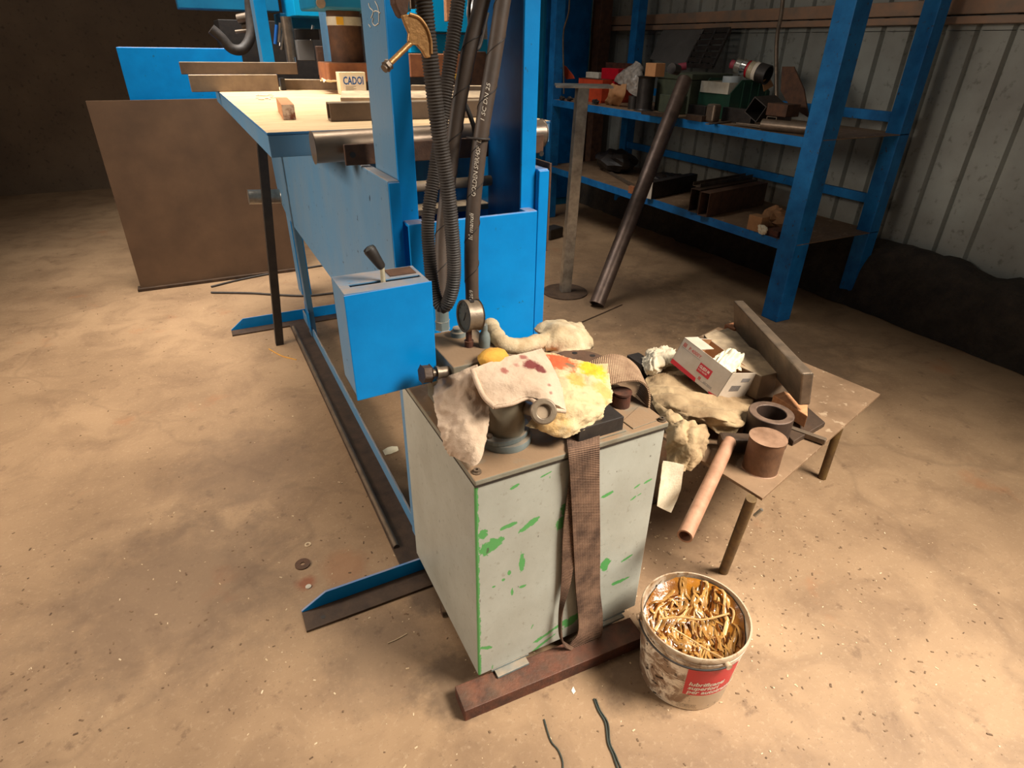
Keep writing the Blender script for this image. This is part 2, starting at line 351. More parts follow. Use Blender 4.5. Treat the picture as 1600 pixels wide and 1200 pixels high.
STAINS_AND_SHADE = [(.055, 1.585, .04, srgb(140, 76, 44), .8), (.20, 1.60, .10, srgb(150, 100, 64), .5), (.22, 1.20, .22, srgb(96, 76, 58), .45), (-.35, 1.75, .45, srgb(100, 78, 60), .5), (-.05, 2.35, .35, srgb(100, 78, 60), .45),
    (.36, 1.02, .13, srgb(74, 58, 44), .6), (.85, .80, .14, srgb(70, 52, 38), .6), (.42, 1.36, .10, srgb(60, 46, 34), .6), (1.25, 1.25, .35, srgb(92, 66, 46), .5), (2.5, 3.3, .8, srgb(84, 66, 50), .55), (2.9, 2.2, .6, srgb(84, 66, 50), .5)]  # dark patches by tank, bucket and table; last two paint the back-right shade
def concrete():
    g = G('stained_concrete'); big = g.noise(.9, 5, .6); mid = g.noise(4, 6, .65, dist=.6); fine = g.noise(60, 5, .7)
    c = g.mix(g.ramp(big, .35, .7), srgb(134, 106, 78), srgb(172, 140, 106))
    c = g.mix(g.math('MULTIPLY', g.ramp(mid, .46, .72), .6), c, srgb(104, 78, 56))
    c = g.mix(g.math('MULTIPLY', g.ramp(g.noise(11, 6, .7), .6, .68), .5), c, srgb(92, 66, 46))
    c = g.mix(g.math('MULTIPLY', g.ramp(fine, .55, .8), .35), c, srgb(206, 180, 146))
    c = g.mix(g.math('MULTIPLY', g.ramp(g.noise(150, 3, .6), .64, .7), .5), c, srgb(84, 62, 46))
    # rusty stains
    c = g.mix(g.math('MULTIPLY', g.ramp(g.noise(2.4, 5, .6, g.coord(loc=(3.2, 1, 0))), .64, .74), .35), c, srgb(160, 92, 48))
    x = g.xyz(); nz = g.math('SUBTRACT', g.noise(9, 6, .7), .5)
    for (sx_, sy_, r_, colr, am) in STAINS_AND_SHADE:
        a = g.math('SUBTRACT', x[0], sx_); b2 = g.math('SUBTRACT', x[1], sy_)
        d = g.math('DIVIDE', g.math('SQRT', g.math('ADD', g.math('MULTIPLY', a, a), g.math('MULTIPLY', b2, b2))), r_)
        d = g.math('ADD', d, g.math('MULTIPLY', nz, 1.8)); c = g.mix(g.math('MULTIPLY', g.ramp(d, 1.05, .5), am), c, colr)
    # dark fine cracks
    vr = g.n.new('ShaderNodeTexVoronoi'); vr.feature = 'DISTANCE_TO_EDGE'; vr.inputs['Scale'].default_value = .45
    mx = g.n.new('ShaderNodeMix'); mx.data_type = 'VECTOR'; nn = g.n.new('ShaderNodeTexNoise'); nn.inputs['Scale'].default_value = 3
    g.L(g.tc.outputs['Object'], nn.inputs['Vector']); mx.inputs[0].default_value = .25
    g.L(g.tc.outputs['Object'], mx.inputs[4]); g.L(nn.outputs[1], mx.inputs[5]); g.L(mx.outputs[1], vr.inputs['Vector'])
    cr = g.ramp(vr.outputs[0], .006, .0)
    c = g.mix(g.math('MULTIPLY', cr, .22), c, srgb(96, 74, 54))
    g.bump(g.math('ADD', fine, g.math('MULTIPLY', mid, .6)), .25, .004)
    return g.done(c, g.ramp(mid, .2, 1.2) and .6, 0)
M['floor'] = concrete()

def bedmat():
    g = G('dusty_bed_plate'); v = g.coord((1, 5, 1))
    c = g.mix(g.ramp(g.noise(5, 6, .6, v), .35, .7), srgb(222, 192, 148), srgb(198, 166, 124))
    c = g.mix(g.math('MULTIPLY', g.ramp(g.noise(40, 4), .6, .75), .4), c, srgb(166, 134, 98))
    c = g.mix(g.up(), M_blue_edge, c)
    g.bump(g.noise(70, 4), .15, .003); return g.done(c, .75, 0)
M_blue_edge = srgb(52, 106, 150)
M['bed'] = bedmat()

def tankmat(chips, ox_, name):
    g = G(name); x = g.xyz()
    c = g.mix(g.ramp(g.noise(5, 5, .6), .35, .7), srgb(172, 172, 160), srgb(156, 154, 141))
    c = g.mix(g.math('MULTIPLY', g.ramp(g.noise(60, 4), .6, .7), .4), c, srgb(116, 108, 90))
    nz = g.math('SUBTRACT', g.noise(55, 5, .7), .5); nz2 = g.math('SUBTRACT', g.noise(14, 4, .6), .5)
    tot = None
    for (cx, cz, rx, rz, an) in chips:
        dx = g.math('SUBTRACT', x[0], cx); dz = g.math('SUBTRACT', x[2], cz); ca, sa = math.cos(an), math.sin(an)
        u = g.math('ADD', g.math('MULTIPLY', dx, ca / rx), g.math('MULTIPLY', dz, sa / rx))
        v = g.math('ADD', g.math('MULTIPLY', dx, -sa / rz), g.math('MULTIPLY', dz, ca / rz))
        d = g.math('SQRT', g.math('ADD', g.math('MULTIPLY', u, u), g.math('MULTIPLY', v, v)))
        d = g.math('ADD', d, g.math('MULTIPLY', nz, 2.2)); d = g.math('ADD', d, g.math('MULTIPLY', nz2, 2.0))
        tot = d if tot is None else g.math('MINIMUM', tot, d)
    k = g.ramp(tot, 1.0, .93)
    # bare corner along the near left edge
    e = g.ramp(g.math('ADD', x[0], g.math('MULTIPLY', nz, .022)), ox_ + .0085, ox_ + .0065)
    yk = g.ramp(x[1], FRONTY + .006, FRONTY + .003); e = g.math('MULTIPLY', e, yk)
    k = g.math('MULTIPLY', k, yk)
    k = g.math('MAXIMUM', k, e)
    sc = g.math('MULTIPLY', g.ramp(g.noise(30, 3, .5, g.coord((1, 1, .45), rot=(0, .5, 0))), .725, .735), .8)
    k = g.math('MAXIMUM', k, g.math('MULTIPLY', sc, yk))
    c = g.mix(k, c, srgb(84, 152, 84))
    sp = g.ramp(g.noise(48, 2, .5, g.coord((1, 1, .5))), .73, .75); c = g.mix(g.math('MULTIPLY', sp, .7), c, srgb(72, 66, 58))
    g.bump(g.math('SUBTRACT', g.noise(40, 4), g.math('MULTIPLY', k, .5)), .2, .003)
    return g.done(c, .42, 0)

def clothmat(name, base, base2, stains, rib=None, fz=140):
    g = G(name); x = g.xyz(); c = g.mix(g.ramp(g.noise(14, 5, .6), .35, .7), base, base2)
    nz = g.math('SUBTRACT', g.noise(38, 4, .7), .5)
    for (p, r, colr, amt) in stains:
        d = None
        for a, q in zip(x, p):
            t = g.math('SUBTRACT', a, q); t = g.math('MULTIPLY', t, t); d = t if d is None else g.math('ADD', d, t)
        d = g.math('DIVIDE', g.math('SQRT', d), r); d = g.math('ADD', d, g.math('MULTIPLY', nz, 1.6))
        c = g.mix(g.math('MULTIPLY', g.ramp(d, 1.0, .6), amt), c, colr)
    g.bump(g.noise(fz, 4, .7), .6, .004); return g.done(c, .95, 0)

def webbing(name, c1, c2, sc=1.0, axis=2):
    g = G(name); uv = g.tc.outputs['UV']
    sx = g.n.new('ShaderNodeSeparateXYZ'); g.L(uv, sx.inputs[0])
    rib = g.math('SINE', g.math('MULTIPLY', sx.outputs[1], 2 * PI * 1.0))
    wv = g.math('SINE', g.math('MULTIPLY', sx.outputs[0], 2 * PI * 11))
    c = g.mix(g.ramp(g.noise(16, 5, .65), .35, .65), c1, c2)
    c = g.mix(g.math('MULTIPLY', g.ramp(rib, .1, -.9), .55), c, srgb(44, 32, 26))
    c = g.mix(g.math('MULTIPLY', g.ramp(wv, .5, 1), .08), c, srgb(60, 46, 36))
    g.bump(g.math('ADD', rib, g.math('MULTIPLY', wv, .3)), .5, .003); return g.done(c, .9, 0)
M['web'] = webbing('brown_webbing', srgb(142, 108, 84), srgb(84, 60, 44))
M['webpale'] = webbing('dusty_webbing', srgb(188, 154, 120), srgb(146, 112, 84))

def pailmat():
    g = G('dirty_white_pail'); c = g.mix(g.ramp(g.noise(9, 5), .35, .7), srgb(232, 220, 200), srgb(208, 188, 162))
    x = g.xyz(); side = g.ramp(g.math('SUBTRACT', x[0], x[1]), .1, -.16)   # the greasy left side of this pail
    n = g.noise(16, 7, .72, dist=.8)
    k = g.ramp(g.math('ADD', n, g.math('MULTIPLY', side, .14)), .56, .66); c = g.mix(g.math('MULTIPLY', k, .85), c, srgb(118, 84, 56))
    k2 = g.ramp(g.math('ADD', g.noise(34, 6, .7, dist=.5), g.math('MULTIPLY', side, .07)), .64, .68); c = g.mix(k2, c, srgb(36, 24, 18))
    rim = g.ramp(g.math('ADD', x[2], g.math('MULTIPLY', g.math('SUBTRACT', g.noise(30, 5), .5), .06)), .215, .23)
    c = g.mix(g.math('MULTIPLY', rim, .6), c, srgb(150, 118, 82))
    g.bump(n, .15, .003); return g.done(c, .42, 0)
M['pail'] = pailmat()
def wallmat(name, a, b):
    g = G(name); c = g.mix(g.ramp(g.noise(3, 5, .6), .3, .7), a, b); c = g.mix(g.math('MULTIPLY', g.ramp(g.noise(24, 5), .6, .7), .4), c, srgb(56, 50, 42))
    g.bump(g.noise(30, 4), .1, .004); return g.done(c, .6, .1)
M['wall'] = wallmat('grey_wall_sheet', srgb(150, 154, 148), srgb(128, 128, 122))
M['wallplain'] = wallmat('beige_wall', srgb(150, 128, 104), srgb(130, 110, 90))
M['kerb'] = plain('rough_dark_kerb', srgb(66, 56, 46), srgb(44, 38, 32), 10, .9, 0, .8, 20, 0, bd=.03)
M['purlin'] = plain('rusty_wall_rail', srgb(160, 124, 98), srgb(128, 112, 98), 8, .7, .1, .3, 50, .6, dustc=srgb(160, 120, 80))

# ================================================================== THE ROOM
b = MB(); b.box((-4.5, -2.0, -.1), (4.6, 9.2, 0)); struct(b.build('floor', M['floor'], org=V((0, 0, 0))))
b = MB(); b.box((4.36, -2.0, 0), (4.5, 9.2, 4.8)); wr = struct(b.build('wall_right', M['wall'], org=V((4.43, 3, 0))))
pm = None
y = 2.0
i = 0
while y < 8.8:
    for (z0, z1) in ((.42, 1.72), (1.72, 3.0)):
        q = MB()
        q.prism([(4.36, y + .006, z0), (4.325, y + .018, z0), (4.325, y + .182, z0), (4.36, y + .194, z0)], (0, 0, z1 - z0 - .004))
        q.build('wall_panel', M['wall'], wr)
    y += .2; i += 1
b = MB(); b.box((4.24, -1.8, 1.75), (4.32, 9.0, 1.79)); struct(b.build('trim_1', M['purlin'], bevel=.004))
b = MB(); b.box((4.27, -1.8, 1.80), (4.32, 9.0, 1.88)); struct(b.build('trim_2', M['purlin'], bevel=.004))
# rough concrete kerb at the foot of the right wall
b = MB(); rows = []
for k in range(90):
    yy = -1.9 + k * 10.6 / 89; rr = []
    for (x_, z_) in ((4.33, .40), (4.22, .40), (4.12, .33), (4.05, .2), (4.02, 0.0)):
        q = V((x_, yy, z_)) * 6; rr.append(V((x_ + .05 * noise.noise(q), yy, max(0, z_ + (.06 * noise.noise(q + V((9, 0, 0))) if z_ else 0)))))
    rows.append(rr)
b.net(rows, 2, 2, .012, 20, 3, .02); struct(b.build('baseboard_right', M['kerb'], smooth=60))
b = MB(); b.box((-4.5, 9.0, 0), (4.5, 9.15, 4.8)); struct(b.build('wall_back', M['wallplain']))
b = MB(); b.box((-4.5, -2.0, 0), (-4.38, 9.2, 4.8)); struct(b.build('wall_left', M['wallplain']))

# ================================================================== HYDRAULIC PRESS
press = thing('hydraulic_press', 'large blue hydraulic press on angle-iron feet, behind the grey-green tank', 'press', (.7, 2.6, 0))
def side_panel(x0, x1):
    poly = [(x0, 1.60, .69), (x0, 3.50, .69), (x0, 3.78, .70), (x0, 3.95, .74), (x0, 4.04, .83), (x0, 4.06, .95), (x0, 4.06, 1.26), (x0, 1.60, 1.285)]
    return MB().prism(poly, (x1 - x0, 0, 0))
o = side_panel(.456, .489).build('side_panel', M['blue_worn_sheen'], press, bevel=.004)
o['label'] = 'grey-blue left side panel with its sheen in the colour'
side_panel(.911, .948).build('side_panel', M['blue'], press, bevel=.004)
# near faces of the two side beams
MB().box((.4575, 1.594, .30), (.4885, 1.600, 1.281)).build('end_plate', M['blue'], press, bevel=.002)
MB().box((.9125, 1.594, .30), (.9465, 1.600, 1.281)).build('end_plate', M['blue'], press, bevel=.002)
MB().box((.950, 1.60, 1.035), (.958, 1.86, 1.30)).build('wear_plate', M['rust'], press, bevel=.002)
# columns (channels standing between the side beams)
def column(x0, x1, inner):
    c = MB(); c.box((x0, 1.612, .70), (x1, 1.622, 2.6))
    if inner: c.box((x1 - .008, 1.622, .70), (x1, 1.84, 2.6))
    c.build('column_front', M['blue'], press, bevel=.002)
column(.491, .541, False); 
o = MB().box((.491, 1.6225, 1.05), (.501, 1.83, 2.6)).build('column_web', M['blue_worn_sheen'], press, bevel=.002)
o['label'] = 'scratched grey-blue web of the left column'
c = MB().box((.862, 1.612, .70), (.9095, 1.622, 2.6)); c.build('column_front', M['blue'], press, bevel=.002)
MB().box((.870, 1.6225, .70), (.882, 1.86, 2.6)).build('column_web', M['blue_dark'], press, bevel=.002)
# front cross channel with its dusty top ledge
c = MB(); c.box((.494, 1.562, .40), (.893, 1.572, 1.176)); c.box((.494, 1.572, 1.166), (.553, 1.611, 1.176)); c.box((.856, 1.572, 1.166), (.893, 1.611, 1.176))
c.build('front_plate', M['blue'], press, bevel=.003)
# rear cross members visible through the opening
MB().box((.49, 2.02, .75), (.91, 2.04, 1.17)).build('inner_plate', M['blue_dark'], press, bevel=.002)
MB().box((.49, 1.93, 1.10), (.91, 2.02, 1.12)).build('inner_ledge', M['steeldust'], press, bevel=.003)
MB().cyl((.49, 1.84, 1.215), (.91, 1.84, 1.215), .016).build('tie_bar', M['steeldust'], press, smooth=40)
# feet
def foot(y):
    f = MB()
    hh = .0605 if y < 2 else .075
    f.prism([(.02, y, .004), (1.40, y, .004), (1.40, y, .012), (1.32, y, hh), (.10, y, hh), (.018, y, .012)], (0, .008, 0))
    o = f.build('foot', M['blue'], press, bevel=.001)
    fl = MB(); fl.box((.018, y - .078, 0), (1.40, y, .009)); fl.build('foot_flange', M['dkrust'], o, bevel=.001)
    MB().cyl((.075, y - .048, .006), (.075, y - .048, .0098), .0075, n=16).build('bolt_hole', M['black'], o)
foot(1.462); foot(3.872)
def rail(x, d):
    f = MB(); f.box((x - .004, 1.502, .004), (x + .004, 3.87, .070)); o = f.build('floor_rail', M['blue_worn_sheen'], press, bevel=.001)
    g_ = MB(); g_.box((min(x, x - d), 1.472, 0), (max(x, x - d), 3.86, .010)); g_.build('rail_flange', M['dkrust'], o, bevel=.001)
rail(.467, .105); rail(.937, -.105)
MB().cyl((.376, 1.60, .014), (.376, 3.75, .014), .011, n=14).build('edge_highlight', M['steel'], press, smooth=40)  # pale steel rod added to draw the highlight along the flange lip
for (x0, x1) in ((.456, .489), (.915, .948)):
    for (y0, y1) in ((1.605, 1.66), (3.56, 3.64)):
        l = MB(); l.box((x0, y0, .01), (x0 + .008, y1, .71)); l.box((x0 + .008, y0, .01), (x1, y0 + .008, .71))
        o = l.build('leg', M['blue_worn_sheen'] if x0 < .6 else M['blue'], press, bevel=.001)
        if y0 > 3:
            gp = MB(); gp.prism([(x0 - .003, y0 - .03, .06), (x0 - .003, y1, .06), (x0 - .003, y1, .22), (x0 - .003, y0 - .03, .18)], (.003, 0, 0)); gp.build('gusset', M['blue'], o)
# chalk marks on the left column web
def chalk(pts):
    P = [ox(px, py, .4895) for px, py in pts]; return MB().tube(catmull(P, 6), .0013, 5)
c = MB()
for pts in (((576, 5), (578, 12), (583, 18), (580, 28)), ((586, 2), (590, 10), (592, 20), (592, 34)), ((584, 18), (588, 17), (594, 20)), ((583, 28), (582, 35), (586, 40), (592, 36)), ((576, 38), (578, 41), (579, 43))):
    q = chalk(pts); c.add(q.v, q.f)
o = c.build('chalk_mark', M['white'], press); o['label'] = 'white chalk scribble high on the left column'
# shaft lying across the beams and its bracket bar
ya = 1.94
sa = oy(489, 231, ya); 
t = thing('steel_shaft', 'long round steel shaft lying across the press in front of the bed plate', 'shaft', (.7, ya, sa.z - .045))
MB().cyl((sa.x, ya, sa.z), (1.115, ya, sa.z + .008), .044, n=40).build('shaft_body', M['shaft'], t, bevel=.003, smooth=40)
br0 = oy(537, 231, 1.86); br1 = oy(541, 256, 1.86)
c = MB(); c.box((br0.x, 1.855, 1.2865), (1.075, 1.867, 1.345)); t = c.build('bracket_bar', M['rust'], bevel=.003)
tag(t, 'flat rusty bar with a bolt hole bracing the shaft on the press', 'bracket')
hc = oy(551, 242, 1.855)
MB().cyl((hc.x, 1.8535, hc.z), (hc.x, 1.8548, hc.z), .0085, n=20).build('bolt_hole', M['black'], t)
hc = oy(846, 240, 1.855)
MB().cyl((hc.x, 1.8535, hc.z), (hc.x, 1.8548, hc.z), .0085, n=20).build('bolt_hole', M['black'], t)

# ------------------------------------------------------------------ bed plate table on top
bed = thing('press_bed_table', 'wide dusty beige bed plate with blue apron on top of the press', 'table', (.72, 3.1, 0))
MB().box((.23, 2.062, 1.352), (1.22, 4.25, 1.362)).build('bed_plate', M['bed'], bed, bevel=.003)
c = MB(); c.box((.232, 2.064, 1.289), (1.218, 2.074, 1.352)); c.build('apron', M['blue_worn_sheen'], bed, bevel=.002)
c = MB(); c.box((.232, 2.074, 1.289), (.242, 4.24, 1.352)); c.build('apron', M['blue_worn_sheen'], bed, bevel=.002)
c = MB(); c.box((1.208, 2.074, 1.289), (1.218, 4.24, 1.352)); c.build('apron', M['blue_worn_sheen'], bed, bevel=.002)
lf, lt = V((.262, 3.56, 0)), V((.378, 3.56, 1.30))
c = MB(); d = lt - lf
c.angle(lf + V((-.022, -.02, 0)), lt + V((-.022, -.02, 0)), (.045, 0, 0), (0, .045, 0), .006)
o = c.build('leg', M['black'], bed, bevel=.001); o['label'] = 'black angle-iron leg'

# ================================================================== TANK (power unit)
FRONT = .972; FRONTY = 0.0
TX0, TX1, TY1 = .418, .962, 1.495
tank = thing('hydraulic_power_unit', 'grey-green oil tank with chipped green paint standing on a rusty bar', 'tank', (TX0, FRONT, .0))
chips = []
for (px, py, rx, rz, an) in ((794, 822, .028, .006, .1), (826, 820, .03, .009, .5), (768, 852, .034, .02, .3), (753, 833, .014, .016, .5), (815, 880, .009, .036, .0), (796, 895, .006, .01, 0),
        (786, 906, .007, .006, 0), (800, 925, .004, .016, 0), (771, 917, .006, .004, 0), (817, 916, .01, .005, 0), (878, 818, .02, .02, 0), (882, 795, .012, .02, 0), (950, 772, .024, .006, .25),
        (945, 882, .016, .03, 0), (894, 968, .042, .02, .45), (862, 985, .07, .007, .35), (850, 1004, .045, .005, .45), (762, 1012, .03, .006, -.45), (969, 908, .03, .008, 0), (995, 760, .012, .004, .4),
        (990, 778, .01, .004, .5), (1012, 752, .014, .004, .3), (805, 760, .014, .005, .3), (852, 742, .02, .003, .25), (980, 872, .02, .004, .3), (1000, 772, .01, .003, .3)):
    p = oy(px, py, FRONT); chips.append((p.x - TX0, p.z, rx, rz, an))
M['tank'] = tankmat(chips, 0.0, 'chipped_grey_green_enamel')
MB().box((TX0, FRONT, .062), (TX1, TY1, .735)).build('tank_body', M['tank'], tank, bevel=.004)
MB().box((TX0 - .001, FRONT - .004, .736), (TX1 + .003, TY1 + .004, .7415)).build('gasket', M['black'], tank)
lid = MB().box((TX0 - .002, FRONT - .006, .7418), (TX1 + .004, TY1 + .006, .757)).build('tank_lid', M['lidm'], tank, bevel=.003)
LZ = .757
for (px, py) in ((745, 738), (1034, 657)):
    p = oz(px, py, LZ); c = MB(); c.pipe(p, p + V((0, 0, .003)), .011, .0055, 20); c.pipe(p + V((0, 0, .003)), p + V((0, 0, .009)), .0075, .0035, 20)
    MB.build(c, 'lid_bolt', M['steel'], lid, smooth=40)
for (x, y) in ((TX0 + .02, TY1 - .03), (TX1 - .02, TY1 - .03)):
    c = MB(); c.pipe((x, y, LZ), (x, y, LZ + .008), .0085, .0035, 20); c.build('lid_bolt', M['steel'], lid, smooth=40)
# skid brackets under the tank
c = MB(); c.box((TX0 + .05, FRONT - .022, .0465), (TX0 + .15, FRONT + .05, .054)); c.box((TX0 + .04, FRONT + .0, .0545), (TX0 + .16, FRONT + .06, .062)); c.build('skid_bracket', M['greypaint'], tank, bevel=.001)
c = MB(); c.box((TX1 - .16, FRONT - .012, .0465), (TX1 - .05, FRONT + .05, .054)); c.box((TX1 - .17, FRONT + .0, .0545), (TX1 - .04, FRONT + .06, .062)); c.build('skid_bracket', M['greypaint'], tank, bevel=.001)
c = MB(); c.box((TX0 + .04, TY1 - .20, .0), (TX1 - .04, TY1 - .14, .062)); c.build('rear_skid', M['black'], tank, bevel=.001)
c = MB(); p = ox(690, 950, TX0); c.prism([(TX0 - .001, p.y - .015, p.z - .03), (TX0 - .001, p.y + .012, p.z + .01), (TX0 - .001, p.y + .012, p.z - .045)], (.0006, 0, 0)); c.build('paint_chip', M['rust'], tank)
# valve manifold block on the lid
vb = MB(); VZ = .940
vb.box((.452, 1.165, LZ), (.592, 1.365, VZ))
vblk = vb.build('valve_block', M['lidm'], tank, bevel=.003)
# side fitting with hex nut at the left of the block
fx0 = oy(700, 581, 1.19); fx0 = V((.452, 1.19, fx0.z)); fe = oy(648, 586, 1.185); c = MB(); d = (fe - fx0).normalized()
c.cyl(fx0, fx0 + d * .030, .0135); c.cyl(fx0 + d * .030, fx0 + d * .036, .016); c.cyl(fx0 + d * .036, fx0 + d * .050, .009)
o = c.build('fitting', M['steel'], tank, smooth=40)
MB().cyl(fx0 + d * .050, fx0 + d * .072, .0215, n=6).build('hex_nut', M['dkrust'], o, bevel=.002)
MB().box((.452, 1.20, LZ), (.475, 1.30, LZ + .01)).build('pipe_clamp', M['rust'], tank, bevel=.003)
# gauge
gp = oz(733, 541, VZ); gc = oy(728, 494, gp.y); GX = V((-.99, -.05, .10)).normalized()
gg = MB(); gg.cyl(V((gp.x, gp.y, VZ)), V((gp.x, gp.y, gc.z - .03)), .0085, n=6); gg.cyl(V((gp.x, gp.y, VZ)), V((gp.x, gp.y, VZ + .016)), .011, n=16)
gs = gg.build('gauge_stem', M['redbrown'], tank, bevel=.001)
ctr = V((gp.x, gp.y, gc.z)); 
g2 = MB(); g2.cyl(ctr - GX * .026, ctr + GX * .008, .036, n=36); gcase = g2.build('pressure_gauge', M['gauge'], tank, bevel=.003, smooth=40)
MB().pipe(ctr + GX * .004, ctr + GX * .014, .040, .034, 36).build('bezel', M['gauge'], gcase, smooth=40)
MB().cyl(ctr + GX * .008, ctr + GX * .0095, .034, n=36).build('dial', M['dial'], gcase)
gu = V((0, 0, 1)); gv = GX.cross(gu)
MB().beam(ctr + GX * .0115 + gu * -.013 + gv * .004, ctr + GX * .0115 + gu * .013 - gv * .010, .0018, .0012, up=GX).build('needle', M['ink'], gcase)
MB().cyl(ctr + V((0, 0, .0355)) - GX * .008, ctr + V((0, 0, .0375)) - GX * .008, .008, n=16).build('vent_plug', M['black'], gcase)
c = MB()
for k in range(9):
    a = -2.2 + k * .55; q = ctr + GX * .0100; r0, r1 = .026, .031
    c.beam(q + (gu * math.cos(a) + gv * math.sin(a)) * r0, q + (gu * math.cos(a) + gv * math.sin(a)) * r1, .0012, .0006, up=GX)
c.build('scale_marks', M['ink'], gcase)
# plugs and nipples behind the gauge
p = oz(757, 541, VZ); c = MB(); c.lathe(V((p.x, p.y, VZ)), [(0, 0), (.014, 0), (.015, .02), (.013, .034), (.008, .042), (.0085, .048), (.008, .06), (.0, .06)], 20); c.build('plug', M['greypaint'], tank, smooth=40)
p = oz(716, 524, VZ); c = MB(); c.lathe(V((p.x, p.y, VZ)), [(0, 0), (.02, 0), (.02, .012), (.014, .014), (.014, .022), (0, .022)], 24); c.build('plug', M['greypaint'], tank, smooth=40)
p = oz(770, 540, VZ)
# filter housing on a two-lobed flange, with side port ring
mb = V((.551, 1.083, LZ))
c = MB(); c.lathe(mb, [(0, 0), (.062, 0), (.064, .008), (.062, .018), (.0, .018)], 40); o = c.build('flange', M['greypaint'], tank, smooth=40, bevel=0)
c = MB(); n_ = 30; poly = []
for k in range(n_):
    a = 2 * PI * k / n_; r = .052 + .016 * abs(math.cos(a - .35)) ** 3; poly.append(mb + V((r * math.cos(a), r * math.sin(a), .0185)))
c.prism(poly, (0, 0, .014)); c.build('clamp_ring', M['greypaint'], o, bevel=.003)
for an in (.35, PI + .35):
    q = mb + V((.056 * math.cos(an), .056 * math.sin(an), .033)); c = MB(); c.cyl(q, q + V((0, 0, .007)), .008, n=6); c.build('flange_bolt', M['steel'], o)
c = MB(); c.lathe(mb, [(0, .03), (.046, .03), (.046, .115), (.044, .122), (.0, .126)], 40); c.build('filter_housing', M['filter'], tank, smooth=40)
rp = oy(849, 643, .965); RD = V((-.30, -.78, .52)).normalized()
c = MB(); c.pipe(rp - RD * .012, rp + RD * .012, .029, .015, 36); prt = c.build('port_ring', M['gauge'], tank, bevel=.003, smooth=40)
MB().cyl(rp - RD * .010, rp + RD * .004, .015, n=24).build('port_plug', M['dial'], prt)
MB().cyl(V((.59, 1.06, .85)), rp - RD * .010, .016, n=20).build('port_neck', M['gauge'], prt, smooth=40)
# terminal box, cover plate and red-brown breather on the lid
MB().box((.700, .985, LZ), (.832, 1.09, LZ + .044)).build('terminal_box', M['darksteel'], tank, bevel=.002)
MB().box((.694, .979, LZ), (.840, 1.098, LZ + .005)).build('terminal_base', M['lidm'], tank, bevel=.001)
a = oz(942, 0, LZ)
q = [oz(*p, LZ) for p in ((970, 662), (990, 672), (1030, 652), (995, 628))]
c = MB(); c.prism([oz(*p, LZ) for p in ((973, 659), (989, 671), (1026, 658), (998, 636))], (0, 0, .003)); c.build('cover_plate', M['lidm'], tank, bevel=.001)
p = oz(970, 633, LZ); 
c = MB(); c.cyl(V((p.x, p.y, LZ)), V((p.x, p.y, LZ + .034)), .024, n=20); c.cyl(V((p.x, p.y, LZ + .038)), V((p.x, p.y, LZ + .044)), .026, n=20); c.build('breather', M['redbrown'], tank, smooth=40)
# brown disc flange at the back right of the lid
p = oz(915, 560, LZ + .02); c = MB(); c.cyl(V((.865, 1.245, LZ)), V((.865, 1.245, LZ + .062)), .085, n=40); o = c.build('motor_flange', M['rust'], tank, bevel=.003, smooth=40)
for an in (1.2, 2.4, -.3, .4):
    q = V((.865 + .068 * math.cos(an), 1.245 + .068 * math.sin(an), LZ + .0622)); MB().cyl(q, q + V((0, 0, .0006)), .008, n=16).build('bolt_hole', M['black'], o)
# steel bar the tank stands on
c = MB(); c.prism([(.347, .905, 0), (.351, .985, 0), (.93, .955, 0), (.925, .877, 0)], (0, 0, .045)); o = c.build('support_bar', M['redbrown'], bevel=.002)
tag(o, 'flat rusty brown steel bar lying under the front of the tank', 'bar')

# ------------------------------------------------------------------ control box
cb = thing('control_box', 'bright blue control lever box beside the gauge, dusty on top', 'control box', (.33, 1.30, .86))
cY = 1.235
P = lambda px, py: oy(px, py, cY)
x0, x1, z1, z0 = .236, .436, 1.128, .872
c = MB(); c.prism([(x0, cY, z0 - .006), (x1, cY, z0), (x1, cY, z1 + .004), (x0, cY, z1)], (0, .004, 0)); c.build('front_cover', M['blue'], cb, bevel=.0015)
c = MB(); c.box((x0 + .002, cY + .0055, z0), (x1 - .002, cY + .13, z0 + .004)); c.box((x0 + .002, cY + .0055, z0), (x0 + .006, cY + .13, z1)); c.box((x1 - .006, cY + .0055, z0), (x1 - .002, cY + .13, z1)); c.box((x0 + .002, cY + .126, z0), (x1 - .002, cY + .13, z1))
c.box((x0 + .002, cY + .0055, z1 - .002), (x1 - .002, cY + .045, z1 + .002)); c.box((x0 + .002, cY + .061, z1 - .002), (x1 - .002, cY + .13, z1 + .002)); c.box((x0 + .002, cY + .045, z1 - .002), (x0 + .025, cY + .061, z1 + .002)); c.box((x1 - .010, cY + .045, z1 - .002), (x1 - .002, cY + .061, z1 + .002))
c.build('housing', M['blue_worn_sheen'], cb, bevel=.001)
MB().box((x0 + .02, cY + .04, z1 - .03), (x1 - .008, cY + .066, z1 - .012)).build('slot', M['black'], cb)
MB().box((x1 - .075, cY + .072, z1 + .002), (x1 - .012, cY + .12, z1 + .0045)).build('name_plate', M['rust'], cb, bevel=.0005)
l0 = V((x0 + .102, cY + .053, z1 - .02)); l1 = oy(597, 418, cY + .053) ; l2 = oy(576, 388, cY + .053)
MB().cyl(l0, l1, .0055, n=16).build('lever', M['cream'], cb, smooth=40)
d = (l2 - l1).normalized(); L = (l2 - l1).length
c = MB(); c.lathe(l1, [(0, 0), (.008, 0), (.010, .004), (.0145, L * .9), (.013, L), (.0, L)], 24, d); kn = c.build('grip', M['black'], cb, smooth=40)
c = MB(); c.lathe(l2 + d * .0002, [(0.0, .004), (.006, .003), (.011, .0005), (.0125, 0)], 20, d); c.build('grip_cap', M['chrome'], kn, smooth=60)
